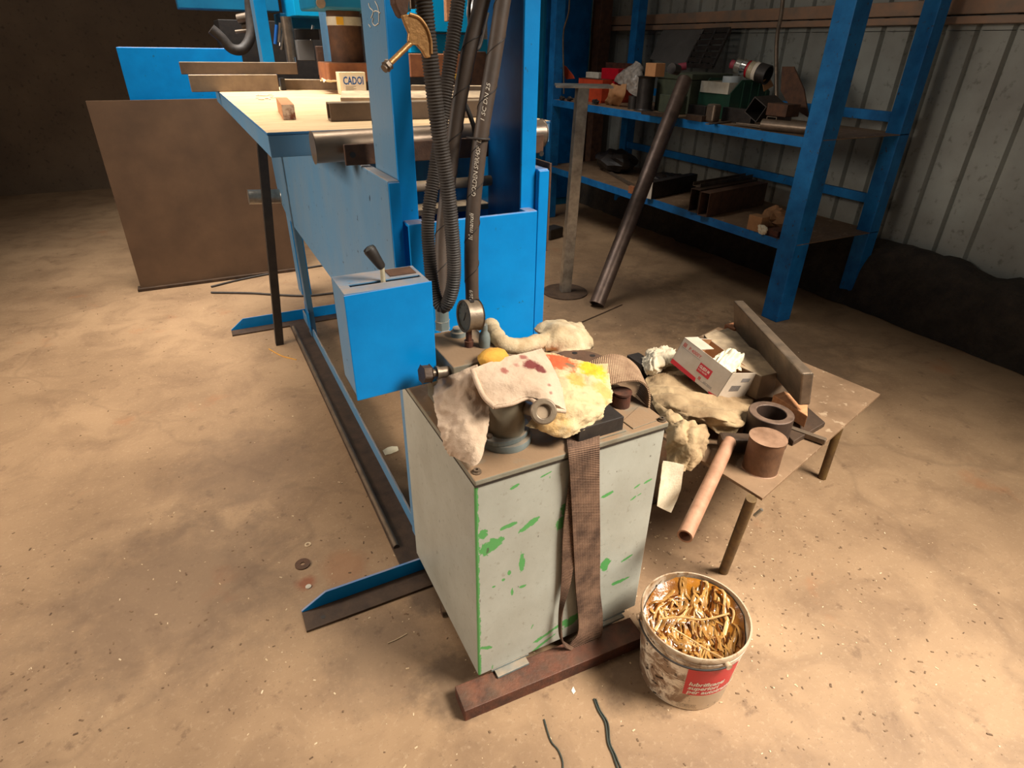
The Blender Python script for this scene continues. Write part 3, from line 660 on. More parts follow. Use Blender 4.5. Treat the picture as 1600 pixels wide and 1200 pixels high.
# round motor end peeping out behind the control box
c = MB(); q = oy(537, 555, 1.44); c.cyl((q.x, 1.44, q.z), (.44, 1.42, q.z + .0), .047, n=32)
c.build('motor_end', M['steel'], cb, bevel=.003, smooth=40)
c = MB(); c.box((.434, 1.33, .90), (.451, 1.345, .94)); c.build('mounting_arm', M['rust'], cb)

# ================================================================== HOSES
def path(pts): return [oy(px, py, Y) for (px, py, Y) in pts]
# corrugated conduit: U loop
cp = catmull(path(((655, -60, 1.37), (662, 0, 1.37), (672, 90, 1.37), (685, 200, 1.365), (700, 300, 1.36), (709, 400, 1.36), (707, 450, 1.36), (694, 479, 1.375), (679, 460, 1.40), (671, 400, 1.43), (669, 340, 1.45), (679, 270, 1.47), (692, 180, 1.48), (704, 90, 1.49), (716, 0, 1.50), (722, -60, 1.5))), 24)
pl = [cp[0]]
for q in cp[1:]:
    while (q - pl[-1]).length > .0016: pl.append(pl[-1] + (q - pl[-1]).normalized() * .0016)
o = MB().tube(pl, lambda i: (.0180 - .0035 * min(1, i / 1500)) + .0015 * math.cos(i * 2 * PI / 4), 14).build('corrugated_conduit', M['rubber'], smooth=80)
tag(o, 'grey-black corrugated conduit hanging in a long U loop over the control box', 'conduit')
def wraphose(name, pts, r, label, ends):
    pc = catmull(path(pts), 14); pl = [pc[0]]
    for q in pc[1:]:
        while (q - pl[-1]).length > .006: pl.append(pl[-1] + (q - pl[-1]).normalized() * .006)
    t = thing(name, label, 'hose', pl[-1])
    MB().tube(pl, r, 20).build('hose_cover', M['hose'], t, smooth=60)
    # raised spiral seam of the protective wrap
    sp = []; _, u, _w = frame(pl[1] - pl[0]); m = len(pl)
    for i in range(m):
        tt = (pl[min(i + 1, m - 1)] - pl[max(i - 1, 0)]).normalized(); u = (u - tt * u.dot(tt)).normalized(); bb = tt.cross(u)
        for k in range(3):
            a = (i + k / 3) * 2 * PI / 18; q = pl[i].lerp(pl[min(i + 1, m - 1)], k / 3); sp.append(q + (u * math.cos(a) + bb * math.sin(a)) * (r + .0002))
    MB().tube(sp, .0014, 6).build('spiral_seam', M['black'], t, smooth=60)
    e = pl[-1]; c = MB(); c.cyl(e + V((0, 0, .004)), e - V((0, 0, .05)), r * .98, n=20); c.cyl(e - V((0, 0, .05)), e - V((0, 0, .075)), r * 1.12, n=6)
    c.build('end_fitting', M['greypaint'], t, bevel=.001)
    return t, pl
gH = G('worn_hose_wrap'); cH = gH.mix(gH.ramp(gH.noise(14, 5, .6), .35, .7), srgb(84, 68, 56), srgb(60, 50, 43)); gH.bump(gH.noise(90, 4), .2, .002); M['hose'] = gH.done(cH, .55, 0)
HY = 1.44
h1, pl1 = wraphose('hydraulic_hose', ((768, -60, 1.52), (754, 0, 1.51), (733, 80, 1.50), (716, 170, 1.50), (704, 260, 1.49), (692, 360, 1.47), (690, 420, 1.45), (690, 475, 1.43)), .0185, 'brown spiral-wrapped hydraulic hose half hidden behind the conduit loop', None)
h2, pl2 = wraphose('hydraulic_hose', ((798, -60, 1.47), (786, 0, 1.46), (772, 90, 1.45), (755, 190, 1.44), (745, 270, 1.435), (738, 350, 1.43), (737, 420, 1.43), (738, 480, 1.43)), .0185, 'brown spiral-wrapped hydraulic hose with white lettering running down behind the gauge', None)
def hose_fn(y0px, y1px, side=-.35):
    # map text x along the hose from lower to upper point
    a = min(range(len(pl2)), key=lambda i: abs((ROWS @ (pl2[i] - EYE)).y / (ROWS @ (pl2[i] - EYE)).z * F + 600 - y0px))
    def fn(x, y):
        i = max(1, min(len(pl2) - 2, int(a - x / .006))); fr = (a - x / .006) - int(a - x / .006)
        p = pl2[i].lerp(pl2[i + 1], max(0, fr)); tt = (pl2[i - 1] - pl2[i + 1]).normalized()
        tocam = (EYE - p); tocam -= tt * tocam.dot(tt); tocam.normalize(); rt = tocam.cross(tt)      # rt: to the left seen from the front
        ang = (y - .006) / .0187 + .22
        return p + (tocam * math.cos(ang) + rt * math.sin(ang)) * .0194
    return fn
for (bd, y0, sz, sx_) in (('III manuli', 372, .016, 1.15), ('GOLDEN SPIR/4SP', 305, .015, 1.0), ('D', 225, .016, 1), ('1 SC DN 25', 190, .013, 1.3), ('126/9', 468, .014, 1.0)):
    text(bd, sz, None, None, None, 'lettering', M['white'], h2, fn=hose_fn(y0, 0), sx=sx_, shear=.2)
o = MB().tube(catmull(path(((742, -30, 1.53), (733, 10, 1.53), (736, 60, 1.53), (748, 75, 1.55), (762, 20, 1.56))), 10), .0045, 8).build('black_cable', M['rubber'], smooth=60)
tag(o, 'thin black cable curling between the two wrapped hoses at the top', 'cable')
o = MB().tube(catmull(path(((728, 165, 1.52), (736, 185, 1.49), (741, 205, 1.465), (739, 240, 1.455), (733, 300, 1.45), (729, 380, 1.45), (729, 440, 1.45))), 10), .006, 8).build('black_cable', M['rubber'], smooth=60)
tag(o, 'black cable strapped alongside the lettered hose', 'cable')
p = oy(747, 216, 1.44); c = MB(); c.torus(p, (.1, .05, 1), .027, .0028, 28, 8); o = c.build('cable_tie', M['rubber'], smooth=60); tag(o, 'dark cable tie binding the black cable to the lettered hose', 'cable tie')

# ------------------------------------------------------------------ clamp hanging at the top
cl = thing('screw_clamp', 'brass-coloured screw clamp hanging from a rusty jaw on the left column', 'clamp', oy(640, 70, 1.45))
CY = 1.335
C2 = lambda *a: [oy(px, py, CY) for px, py in a]
body = C2((628, 24), (636, 22), (648, 24), (662, 36), (671, 52), (675, 72), (673, 90), (666, 91), (660, 80), (652, 71), (642, 70), (638, 64), (639, 52), (633, 38))
c = MB(); c.prism(body, (0, .012, 0)); c.build('jaw', M['gold'], cl, bevel=.002)
c = MB(); c.tube(catmull(C2((640, 22), (655, 28), (667, 44), (673, 64), (674, 84)), 6), .0035, 8); c.build('jaw_rib', M['gold'], cl, smooth=60)
a, b2 = oy(641, 68, CY + .006), oy(604, 104, CY - .02); MB().cyl(a, b2, .0058, n=14).build('screw', M['gold'], cl, smooth=40)
d = (b2 - a).normalized(); c = MB(); c.cyl(b2 - d * .008, b2 + d * .002, .0105, n=6); c.cyl(b2 + d * .002, b2 + d * .008, .007, n=14); c.build('nut', M['steel'], cl, bevel=.001)
c = MB(); c.prism([oy(px, py, CY + .012) for px, py in ((612, -40), (634, -40), (640, 0), (638, 20), (630, 30), (624, 24), (616, 6))], (0, .03, 0)); c.build('rusty_jaw', M['rust'], cl, bevel=.004)
c = MB(); c.prism([oy(px, py, 1.40) for px, py in ((640, -30), (652, -30), (650, 14), (642, 14))], (0, .012, 0)); c.build('slotted_bar', M['steel'], cl, bevel=.002)

# ================================================================== RAGS ON THE TANK
def zp(*rows): return [[oz(px, py, z) for (px, py, z) in r] for r in rows]
def cloth(name, label, mat, rows, cat='rag', nu=8, nv=8, wr=.004, fr=28, seed=1, thick=.005, edge=.0, parent=None, fold=None):
    c = MB(); c.net(rows, nu, nv, wr, fr, seed, thick, edge, fold); o = c.build(name, mat, parent, smooth=70)
    if label: tag(o, label, cat)
    return o
# 1: white terry towel, hanging flap plus folded top
tw = thing('white_towel', 'pinkish white towel with dark red stains draped over the filter housing', 'towel', (.53, 1.05, LZ))
TO = worg(tw)
def rel(px, py, z): p = oz(px, py, z) - TO; return (p.x, p.y, p.z)
M['towel'] = clothmat('stained_white_towel', srgb(206, 180, 154), srgb(186, 158, 132), [(rel(830, 570, .945), .024, srgb(112, 34, 34), .95), (rel(843, 578, .938), .016, srgb(104, 34, 34), .95), (rel(818, 560, .95), .014, srgb(140, 56, 50), .8), (rel(788, 580, .945), .012, srgb(150, 66, 58), .8), (rel(806, 574, .945), .010, srgb(160, 84, 74), .7), (rel(856, 604, .918), .009, srgb(120, 40, 40), .8), (rel(860, 616, .91), .007, srgb(120, 40, 40), .8), (rel(735, 640, .83), .03, srgb(160, 134, 116), .5)])
cloth('hanging_fold', None, M['towel'], zp(
    [(745, 570, .952), (715, 583, .925), (692, 592, .895), (682, 604, .868)],
    [(752, 590, .93), (722, 605, .905), (697, 615, .877), (680, 622, .855)],
    [(760, 620, .875), (728, 636, .868), (703, 645, .845), (683, 650, .83)],
    [(764, 655, .845), (735, 672, .835), (708, 678, .815), (690, 682, .80)],
    [(758, 690, .81), (742, 705, .80), (715, 704, .785), (699, 702, .775)],
    [(750, 716, .785), (743, 727, .772), (722, 718, .768), (706, 710, .765)]), nu=12, nv=12, wr=.002, fr=60, seed=2, parent=tw, edge=.002, fold=((0, -.6, 1), 26, .005))
c = MB(); c.net(zp(
    [(738, 577, .955), (746, 598, .930), (756, 620, .905), (772, 634, .895)],
    [(765, 566, .957), (776, 590, .940), (786, 612, .915), (798, 630, .90)],
    [(800, 556, .957), (812, 580, .945), (820, 604, .925), (824, 620, .905)],
    [(828, 550, .952), (842, 575, .940), (854, 604, .922), (860, 630, .90)],
    [(846, 546, .945), (862, 572, .930), (876, 604, .905), (884, 642, .882)]), 12, 12, .0015, 60, 5, .008, .0012, fold=((1, .6, 0), 15, .0028)); c.build('folded_top', M['towel'], tw, smooth=70)
cc = catmull([oz(*p) for p in ((738, 577, .957), (746, 599, .932), (757, 621, .907), (773, 636, .895))], 8)
MB().tube(cc, .0060, 10).build('hem', M['towel'], tw, smooth=60)
cc = catmull([oz(*p) for p in ((773, 636, .893), (800, 631, .897), (826, 622, .900), (846, 636, .893), (862, 640, .888), (884, 643, .880))], 8)
MB().tube(cc, .0050, 10).build('hem', M['towel'], tw, smooth=60)
# 2: yellow stained fleece
fl = thing('yellow_rag', 'cream fleece rag with yellow and orange stains beside the white towel', 'rag', (.68, 1.05, LZ))
TO = worg(fl)
M['yrag'] = clothmat('yellow_stained_fleece', srgb(200, 172, 128), srgb(212, 190, 150), [(rel(925, 580, .866), .046, srgb(226, 170, 20), .95), (rel(900, 594, .872), .034, srgb(206, 146, 50), .75), (rel(940, 615, .84), .036, srgb(206, 150, 66), .7), (rel(872, 566, .884), .058, srgb(200, 84, 42), .95), (rel(890, 572, .879), .016, srgb(112, 100, 74), .85), (rel(866, 662, .81), .05, srgb(204, 156, 84), .6)])
cloth('fleece_sheet', None, M['yrag'], zp(
    [(846, 552, .885), (868, 552, .884), (895, 562, .878), (925, 570, .865), (948, 574, .86)],
    [(852, 580, .880), (878, 582, .884), (905, 586, .872), (932, 590, .865), (953, 597, .85)],
    [(858, 610, .870), (885, 612, .872), (910, 615, .862), (935, 618, .85), (957, 622, .835)],
    [(846, 640, .850), (876, 642, .852), (905, 645, .842), (928, 642, .83), (942, 640, .82)],
    [(822, 664, .80), (852, 676, .800), (878, 684, .795), (912, 672, .795), (934, 662, .79)]), nu=14, nv=14, wr=.003, fr=60, seed=7, parent=fl, edge=.0035, thick=.007, fold=((1, -.5, 0), 24, .006))
# 3: rolled cream rag at the back
rr = thing('cream_rag', 'rolled cream rag lying on the back of the tank lid against the blue plate', 'rag', (.74, 1.45, LZ))
cc = catmull([oz(*p) for p in ((766, 508, .955), (775, 524, .955), (788, 537, .945), (812, 541, .925), (842, 534, .915), (868, 529, .91), (895, 532, .90))], 12)
MB().tube(cc, lambda i: .021 + .004 * noise.noise(V((i * .25, 0, 0))), 16).build('rolled_edge', M['fleece'], rr, smooth=60)
cloth('folded_end', None, M['fleece'], zp(
    [(838, 520, .90), (850, 508, .905), (872, 506, .91), (890, 510, .905), (905, 510, .895)],
    [(848, 528, .915), (862, 516, .925), (882, 514, .925), (900, 518, .915), (914, 522, .90)],
    [(850, 540, .905), (866, 530, .92), (886, 528, .92), (905, 530, .908), (920, 534, .89)],
    [(852, 548, .875), (868, 546, .89), (888, 546, .89), (908, 546, .88), (923, 543, .87)]), wr=.006, fr=36, seed=9, parent=rr, edge=.003, thick=.012)
# yellow glove tip
gq = oz(770, 566, VZ); c = MB(); c.lathe(V((gq.x, gq.y, VZ + .001)), [(0.0, .030), (.014, .029), (.026, .022), (.031, .012), (.028, 0), (0, 0)], 20)
for i, v in enumerate(c.v): c.v[i] = V((v.x + (v.x - gq.x) * .2, v.y, v.z)) + V((noise.noise(v * 40), 0, abs(noise.noise(v * 60 + V((3, 3, 3)))))) * .006
o = c.build('yellow_glove', M['glove'], smooth=60); tag(o, 'yellow cotton glove poking out behind the white towel', 'glove')

# ================================================================== LIFTING SLING
sl = thing('webbing_sling', 'dirty brown webbing sling with a loop hanging down the front of the tank', 'sling', (.72, .96, LZ))
def ribbon(name, L_, R_, mat, parent, n=10, thick=.004, rib=.0052):
    A, B = catmull(L_, n), catmull(R_, n); m = len(A); W = 6; vs = []; uv = []; s_ = 0
    for i in range(m):
        if i: s_ += ((A[i] + B[i]) / 2 - (A[i - 1] + B[i - 1]) / 2).length
        for j in range(W + 1): vs.append(A[i].lerp(B[i], j / W)); uv.append((j / W, s_ / rib))
    N = []
    for i in range(m):
        t_ = (A[min(i + 1, m - 1)] + B[min(i + 1, m - 1)]) - (A[max(i - 1, 0)] + B[max(i - 1, 0)]); n_ = t_.cross(B[i] - A[i]); N.append(n_.normalized() if n_.length > 1e-9 else V((0, 1, 0)))
    o = len(vs); K = W + 1
    vs2 = vs + [vs[i * K + j] - N[i] * thick for i in range(m) for j in range(K)]; fs = []
    for i in range(m - 1):
        for j in range(W):
            a, b_, c_, d_ = i * K + j, i * K + j + 1, (i + 1) * K + j + 1, (i + 1) * K + j
            fs += [(a, b_, c_, d_), (o + d_, o + c_, o + b_, o + a)]
        a, d_ = i * K, (i + 1) * K; fs.append((a, d_, o + d_, o + a)); a, d_ = i * K + W, (i + 1) * K + W; fs.append((d_, a, o + a, o + d_))
    for j in range(W):
        fs.append((j + 1, j, o + j, o + j + 1)); a = (m - 1) * K + j; fs.append((a, a + 1, o + a + 1, o + a))
    q = MB(); q.add(vs2, fs); ob = q.build(name, mat, parent, smooth=60)
    lay = ob.data.uv_layers.new(name='UVMap'); uu = uv + uv
    for lp in ob.data.loops: lay.data[lp.index].uv = uu[lp.vertex_index]
    return ob
FY = FRONT - .016
Lf = [oz(898, 640, .80), oz(888, 668, LZ + .012), oz(886, 690, LZ + .008)] + [oy(*p) for p in ((889, 712, FY), (892, 760, FY - .003), (896, 840, FY - .006), (900, 920, FY - .008), (904, 965, FY - .010), (903, 990, FY - .016), (890, 1008, FY - .012))]
Rt = [oz(936, 636, .80), oz(937, 662, LZ + .012), oz(937, 683, LZ + .008)] + [oy(*p) for p in ((937, 703, FY), (937, 760, FY - .003), (938, 840, FY - .006), (938, 920, FY - .008), (942, 965, FY - .014), (938, 1000, FY - .022), (915, 1021, FY - .024))]
ribbon('front_strand', Lf, Rt, M['web'], sl)
Lb = [oy(*p) for p in ((890, 1008, FY - .012), (876, 995, FY - .002), (874, 960, FY + .004), (877, 900, FY + .006), (879, 830, FY + .007), (886, 770, FY + .008), (893, 715, FY + .008))]
Rb = [oy(*p) for p in ((915, 1021, FY - .024), (884, 1010, FY - .018), (879, 965, FY - .010), (892, 905, FY - .002), (902, 830, FY + .004), (908, 770, FY + .007), (912, 715, FY + .008))]
ribbon('rear_strand', Lb, Rb, M['web'], sl)
# stitched end piece
Le = [oy(*p) for p in ((899, 880, FY - .011), (903, 930, FY - .0135))]; Re = [oy(*p) for p in ((939, 880, FY - .011), (941, 936, FY - .0165))]
# rolled part arching over the breather
def arch(y0, y1, z):
    pts = [(.80, .07), (.83, .095), (.87, .105), (.905, .098), (.935, .075), (.95, .04), (.953, .006)]
    return [V((x, y0 if z else y1, LZ + h)) for x, h in pts]
A_ = [oy(*q) for q in ((905, 628, 1.085), (930, 612, 1.08), (955, 602, 1.08), (978, 597, 1.075), (998, 597, 1.07), (1010, 606, 1.06), (1014, 620, 1.05), (1013, 637, 1.045))]
B_ = [oy(*q) for q in ((900, 580, 1.20), (925, 566, 1.19), (950, 556, 1.18), (972, 558, 1.175), (990, 570, 1.16), (1000, 586, 1.15), (1000, 602, 1.14), (994, 616, 1.13))]
ribbon('arched_strand', B_, A_, M['webpale'], sl, thick=.005)
# ================================================================== BUCKET
bk = thing('lubricant_bucket', 'dirty white lubricant bucket with a red label full of oily packing', 'bucket', (.98, .76, 0))
BC = V((.98, .76, 0)); BH, BR0, BR1 = .25, .124, .147
c = MB(); c.lathe(BC, [(0, .003), (BR0 - .004, .0), (BR0, .004), (BR0 + .0195, .214), (BR0 + .020, .219), (BR1 - .001, .220), (BR1, .226), (BR0 + .0215, .227), (BR0 + .022, .233), (BR1 + .001, .234), (BR1 + .002, BH - .004), (BR1, BH), (BR1 - .004, BH), (BR1 - .006, .2), (BR0 - .004, .01), (0, .01)], 64)
c.build('pail', M['pail'], bk, smooth=40)
def bf(ang, z, e=.0008): r = BR0 + .018 * z / .19 + e; return BC + V((r * math.cos(ang), r * math.sin(ang), z))
camang = math.atan2(-BC.y, -BC.x)
def bang(px, z):  # angle on the pail wall under a picture column at height z
    best = min((k * .005 for k in range(-320, 320)), key=lambda a: abs(pxof(bf(camang + a, z)) - px)); return camang + best
def pxof(p): q = ROWS @ (V(p) - EYE); return 800 + F * q.x / q.z
a0, a1 = bang(1069, .12), bang(1146, .15)
zt, zb_ = .203, .082
rows = []
c = MB()
vs = []; fs = []; n_ = 24
for k in range(n_ + 1):
    a = a0 + (a1 - a0) * k / n_; vs += [bf(a, zb_, .0012), bf(a, zt, .0012)]
for k in range(n_): fs.append((2 * k, 2 * k + 2, 2 * k + 3, 2 * k + 1))
c.add(vs, fs); lab = c.build('label_panel', M['redink'], bk); lab['label'] = 'red printed label'
sgn = 1 if a1 > a0 else -1
def bt(z0, off=.010): return lambda x, y: bf(a0 + sgn * (x + off) / .14, z0 + y, .002)
text('lubrificanti', .0235, None, None, None, 'lettering', M['white'], lab, fn=bt(.129), bold=.0007, shear=.15, sx=1.0)
text('superiori', .0235, None, None, None, 'lettering', M['white'], lab, fn=bt(.110), bold=.0007, shear=.15, sx=1.0)
text('per autotrazione', .0235, None, None, None, 'lettering', M['white'], lab, fn=bt(.091), bold=.0007, shear=.15, sx=1.0)
a9 = bang(1056, .02)
for k, s_ in enumerate(('CONTENUTO 20 KG', 'OLIO LUBRIFICANTE', 'PRODOTTO IN ITALIA')):
    text(s_, .0058, None, None, None, 'small_print', M['ink'], bk, fn=lambda x, y, k=k: bf(a9 + sgn * x / .13, .029 - k * .007 + y, .0008))
# wire handle resting on the rim
hp = []
for k in range(26):
    a = camang - 1.15 + k * 1.9 / 25; hp.append(BC + V(((BR1 + .008) * math.cos(a), (BR1 + .008) * math.sin(a), .228 - .012 * math.sin(PI * k / 25))))
MB().tube(hp, .0028, 8).build('handle', M['black'], bk, smooth=60)
for k in (0, -1):
    c = MB(); q = hp[k]; d = (q - V((BC.x, BC.y, q.z))).normalized(); c.cyl(q - d * .012, q + d * .004, .009, n=14); c.build('handle_lug', M['pail'], bk, smooth=40)
# contents
ct = thing('oily_packing', 'amber oil-soaked fibre packing heaped inside the white bucket', 'packing', BC + V((0, 0, .06)))
c = MB(); n1, n2 = 30, 14; vs = []; fs = []
def heap(r, a):   # surface: high at the far side, pool at the near left
    x, y = r * math.cos(a), r * math.sin(a); far = (x * .46 + y * .88) / .13
    z = .158 + .052 * (x * .8 + y * .6) / .13 + .035 * (r / .13) ** 2 + .016 * noise.noise(V((x * 30, y * 30, 1)))
    return BC + V((x, y, min(z, .238)))
for j in range(n2 + 1):
    for i in range(n1): vs.append(heap(.138 * j / n2, 2 * PI * i / n1))
for j in range(n2):
    for i in range(n1): fs.append((j * n1 + i, (j + 1) * n1 + i, (j + 1) * n1 + (i + 1) % n1, j * n1 + (i + 1) % n1))
c.add(vs, fs); o = c.build('oil_bed', M['amber'], ct, smooth=60)
for nm, mt, cnt, sd, ww in (('fibre_strips', M['oilwood'], 170, 3, .0075), ('dark_strips', M['oil'], 60, 5, .007), ('pale_strips', M['oiltan'], 34, 11, .006)):
    rg = random.Random(sd); c = MB()
    for k in range(cnt):
        a = rg.uniform(0, 2 * PI); r = rg.uniform(.03, .118); L = rg.uniform(.03, .085); th = 1.0 + rg.gauss(0, .28) if math.cos(a + .5) > -.2 else a + PI / 2 + rg.gauss(0, .35)
        p0 = heap(r, a) - BC; pts = []
        for q in range(6):
            s_ = q / 5 - .5; x, y = p0.x + math.cos(th) * L * s_ + .012 * math.sin(s_ * 3 + k) , p0.y + math.sin(th) * L * s_
            rr_ = math.hypot(x, y)
            if rr_ > .131: x, y = x * .131 / rr_, y * .131 / rr_
            h = heap(min(math.hypot(x, y), .136), math.atan2(y, x)); pts.append(h + V((0, 0, .002 + .005 * (1 - 4 * s_ * s_) + rg.uniform(0, .002))))
        W_ = rg.uniform(.4, 1) * ww; vs = []
        for q in range(6):
            t_ = (pts[min(q + 1, 5)] - pts[max(q - 1, 0)]).normalized(); sd_ = t_.cross(V((0, 0, 1))).normalized(); ww_ = W_ * (1 - .5 * abs(q / 5 - .5) * 2)
            vs += [pts[q] - sd_ * ww_, pts[q] + V((0, 0, .0025)), pts[q] + sd_ * ww_]
        fs = []
        for q in range(5):
            fs += [(3 * q, 3 * q + 1, 3 * q + 4, 3 * q + 3), (3 * q + 1, 3 * q + 2, 3 * q + 5, 3 * q + 4)]
        c.add(vs, fs)
    o = c.build(nm, mt, ct, smooth=60); o['kind'] = 'stuff'
sp = catmull([BC + V(q) for q in ((-.075, .055, .205), (-.02, .03, .21), (.03, -.005, .21), (.10, -.03, .225))], 8)
MB().tube(sp, .003, 6).build('long_splinter', M['oiltan'], ct, smooth=60)
sp = catmull([BC + V(q) for q in ((-.06, .02, .20), (-.03, -.03, .19), (-.02, -.08, .20), (-.015, -.125, .22))], 8)
MB().tube(sp, .0025, 6).build('long_splinter', M['oiltan'], ct, smooth=60)

# ================================================================== SIDE TABLE
st = thing('steel_side_table', 'low steel plate table on an olive pipe leg right of the tank', 'table', (1.6, 1.3, 0))
TZ = .41
p1 = V((1.330, .897, TZ)); dx = V((.965, .262, 0)).normalized(); dy = V((-.145, .99, 0)).normalized()
c = MB(); c.prism([p1, p1 + dx * .95, p1 + dx * .95 + dy * .78, p1 + dy * .78], (0, 0, .010)); c.build('table_plate', M['plate'], st, bevel=.001)
TT = TZ + .010
l0 = oz(1130, 893, 0); l1 = oz(1173, 783, TZ - .01); MB().cyl(l0 - V((0, 0, 0)), V((l1.x, l1.y, TZ)), .0165, n=20).build('leg', M['legm'], st, smooth=40)
for q in ((.85, .08), (.85, .70), (.12, .70)):
    p = p1 + dx * q[0] + dy * q[1]; MB().cyl((p.x, p.y, 0), (p.x, p.y, TZ), .0165, n=20).build('leg', M['legm'], st, smooth=40)
p = oz(1179, 806, .30); MB().cyl(p, p + V((.012, -.01, .03)), .006, n=10).build('bolt', M['brightsteel'], st, smooth=40)
# things on it
p = oz(1187, 731, TT); r_ = .056
o = MB().cyl((p.x, p.y, TT), (p.x + .002, p.y + .0, TT + .12), r_ * .98, n=48).build('steel_slug', M['slug'], bevel=.003, smooth=40); tag(o, 'solid brown steel cylinder with a pale sawn top on the side table', 'steel cylinder')
q = V((1.568, 1.112, 0))
o = MB().pipe((q.x, q.y, TT), (q.x, q.y, TT + .12), .073, .047, 56).build('steel_ring', M['ring'], bevel=.003, smooth=40); tag(o, 'thick-walled dark steel ring standing behind the solid cylinder', 'ring')
# hammer
hm = thing('pipe_handle_hammer', 'hammer with a long brown pipe handle jutting off the side table', 'hammer', (1.3, 1.1, TT))
a = oz(1140, 690, TT + .045); e = oz(1070, 838, TT + .02)
MB().pipe(a, e, .0215, .0165, 28).build('handle', M['pink'], hm, smooth=40)
mid = a.lerp(e, .0); h0 = oz(1128, 690, TT + .035); h1 = oz(1168, 692, TT + .035)
dd = (h1 - h0).normalized(); c = MB(); c.beam(h0 - dd * .01, h1 + dd * .02, .05, .05); c.build('head', M['dkrust'], hm, bevel=.009)
# cloths
M['kh'] = M['khaki']
cloth('khaki_trousers', 'crumpled dirty khaki work cloth heaped over the edge of the side table', M['khaki'], zp(
    [(1008, 592, .47), (1040, 570, .48), (1080, 562, .45), (1125, 585, .44), (1176, 618, .44)],
    [(1016, 612, .50), (1046, 598, .505), (1088, 606, .49), (1130, 622, .495), (1176, 634, .49)],
    [(1022, 630, .50), (1054, 628, .53), (1090, 636, .52), (1122, 650, .53), (1164, 662, .50)],
    [(1030, 642, .49), (1058, 650, .50), (1086, 652, .52), (1118, 664, .49), (1148, 680, .45)],
    [(1036, 656, .48), (1064, 662, .48), (1092, 664, .47), (1118, 676, .46), (1138, 686, .43)]), 'cloth', 16, 16, .003, 50, 4, .004, fold=((1, -.9, 0), 15, .011))
cloth('khaki_trousers', 'khaki trouser leg hanging down between the tank and the side table', M['khaki'], zp(
    [(1014, 618, .50), (1040, 640, .52), (1080, 655, .53), (1108, 668, .47)],
    [(1032, 655, .50), (1058, 664, .53), (1084, 676, .52), (1112, 690, .46)],
    [(1040, 690, .47), (1058, 688, .50), (1084, 700, .49), (1106, 706, .44)],
    [(1038, 716, .42), (1056, 712, .45), (1080, 726, .44), (1096, 722, .41)],
    [(1040, 728, .40), (1056, 734, .42), (1074, 738, .41), (1088, 730, .39)]), 'cloth', 16, 16, .003, 50, 8, .004, fold=((.3, -.6, 1), 17, .014))
cloth('white_cloth', 'white cotton rag bunched at the left end of the cardboard box', M['whitecloth'], zp(
    [(1004, 560, .50), (1016, 545, .52), (1036, 541, .52), (1056, 545, .50)],
    [(1004, 572, .51), (1018, 556, .55), (1038, 552, .54), (1056, 556, .52)],
    [(1008, 584, .49), (1022, 574, .53), (1040, 568, .52), (1054, 566, .51)],
    [(1012, 588, .47), (1026, 584, .49), (1040, 576, .49), (1052, 572, .49)]), 'cloth', 14, 14, .004, 50, 3, .004, fold=((.5, 1, 1), 40, .009))
p = oz(999, 572, .47); o = MB().obox(p + V((0, 0, 0)), V((.03, 0, 0)), V((0, .05, 0)), V((0, 0, .035))).build('dark_block', M['black'], bevel=.003); tag(o, 'small black block at the far end of the heap beside the white cloth', 'block')
cloth('paper_sheet', 'white paper towel hanging below the khaki trouser leg', M['whitecloth'], [[oy(*q) for q in r] for r in (
    [(1036, 720, 1.10), (1050, 722, 1.10), (1068, 726, 1.10)],
    [(1031, 750, 1.09), (1046, 756, 1.10), (1064, 758, 1.10)],
    [(1027, 785, 1.08), (1040, 790, 1.09), (1056, 784, 1.09)],
    [(1026, 790, 1.08), (1036, 796, 1.08), (1048, 801, 1.08)])], 'paper', 6, 6, .003, 20, 4, .002)
# cardboard tray box
bx = thing('cardboard_box', 'open white cardboard box with red print tipped on the khaki cloth', 'box', (1.5, 1.5, .55))
P0, BL_, BW_, BH_ = V((1.494, 1.541, .545)), V((.020, -.236, -.044)), V((.171, .024, -.052)), V((.035, -.017, .106))
t_ = .0025
def panel(o0, u, v, nm, inner, par):
    n = u.cross(v).normalized() * t_
    MB().prism([o0, o0 + u, o0 + u + v, o0 + v], n).build(nm, M['cardwhite'], par)
    if inner: MB().prism([o0 + n * 1.05 + u * .004 + v * .004, o0 + n * 1.05 + u * .996 + v * .004, o0 + n * 1.05 + u * .996 + v * .996, o0 + n * 1.05 + u * .004 + v * .996], n * .15).build('inner_face', M['card'], par)
def board(o0, u, v, inward, nm):
    o0, u, v = V(o0), V(u), V(v); n = inward.normalized() * t_
    q = MB().prism([o0, o0 + u, o0 + u + v, o0 + v], n).build(nm, M['cardwhite'], bx)
    MB().prism([o0 + n * 1.1 + u * .01 + v * .01, o0 + n * 1.1 + u * .99 + v * .01, o0 + n * 1.1 + u * .99 + v * .985, o0 + n * 1.1 + u * .01 + v * .985], n * .3).build('inner_face', M['card'], q)
    return q
fr = board(P0, BL_, BH_, BW_, 'front_wall'); en = board(P0 + BL_, BW_, BH_, -BL_, 'end_wall'); board(P0 + BW_, BL_, BH_ * .95, -BW_, 'rear_wall'); board(P0, BW_, BH_, BL_, 'end_wall'); board(P0, BL_, BW_, BH_, 'base')
board(P0 + BH_, BL_ * .35, BW_ * .45 + BH_ * .05, -BH_, 'top_flap')
nf = -BW_.normalized(); u_, v_ = BL_.normalized(), BH_.normalized()
def fpt(u, v, e=.0006): return P0 + BL_ * u + BH_ * v + nf * e
MB().prism([fpt(0, .0), fpt(.55, .0), fpt(.53, .13), fpt(0, .16)], nf * .0003).build('red_stripe', M['redink'], fr)
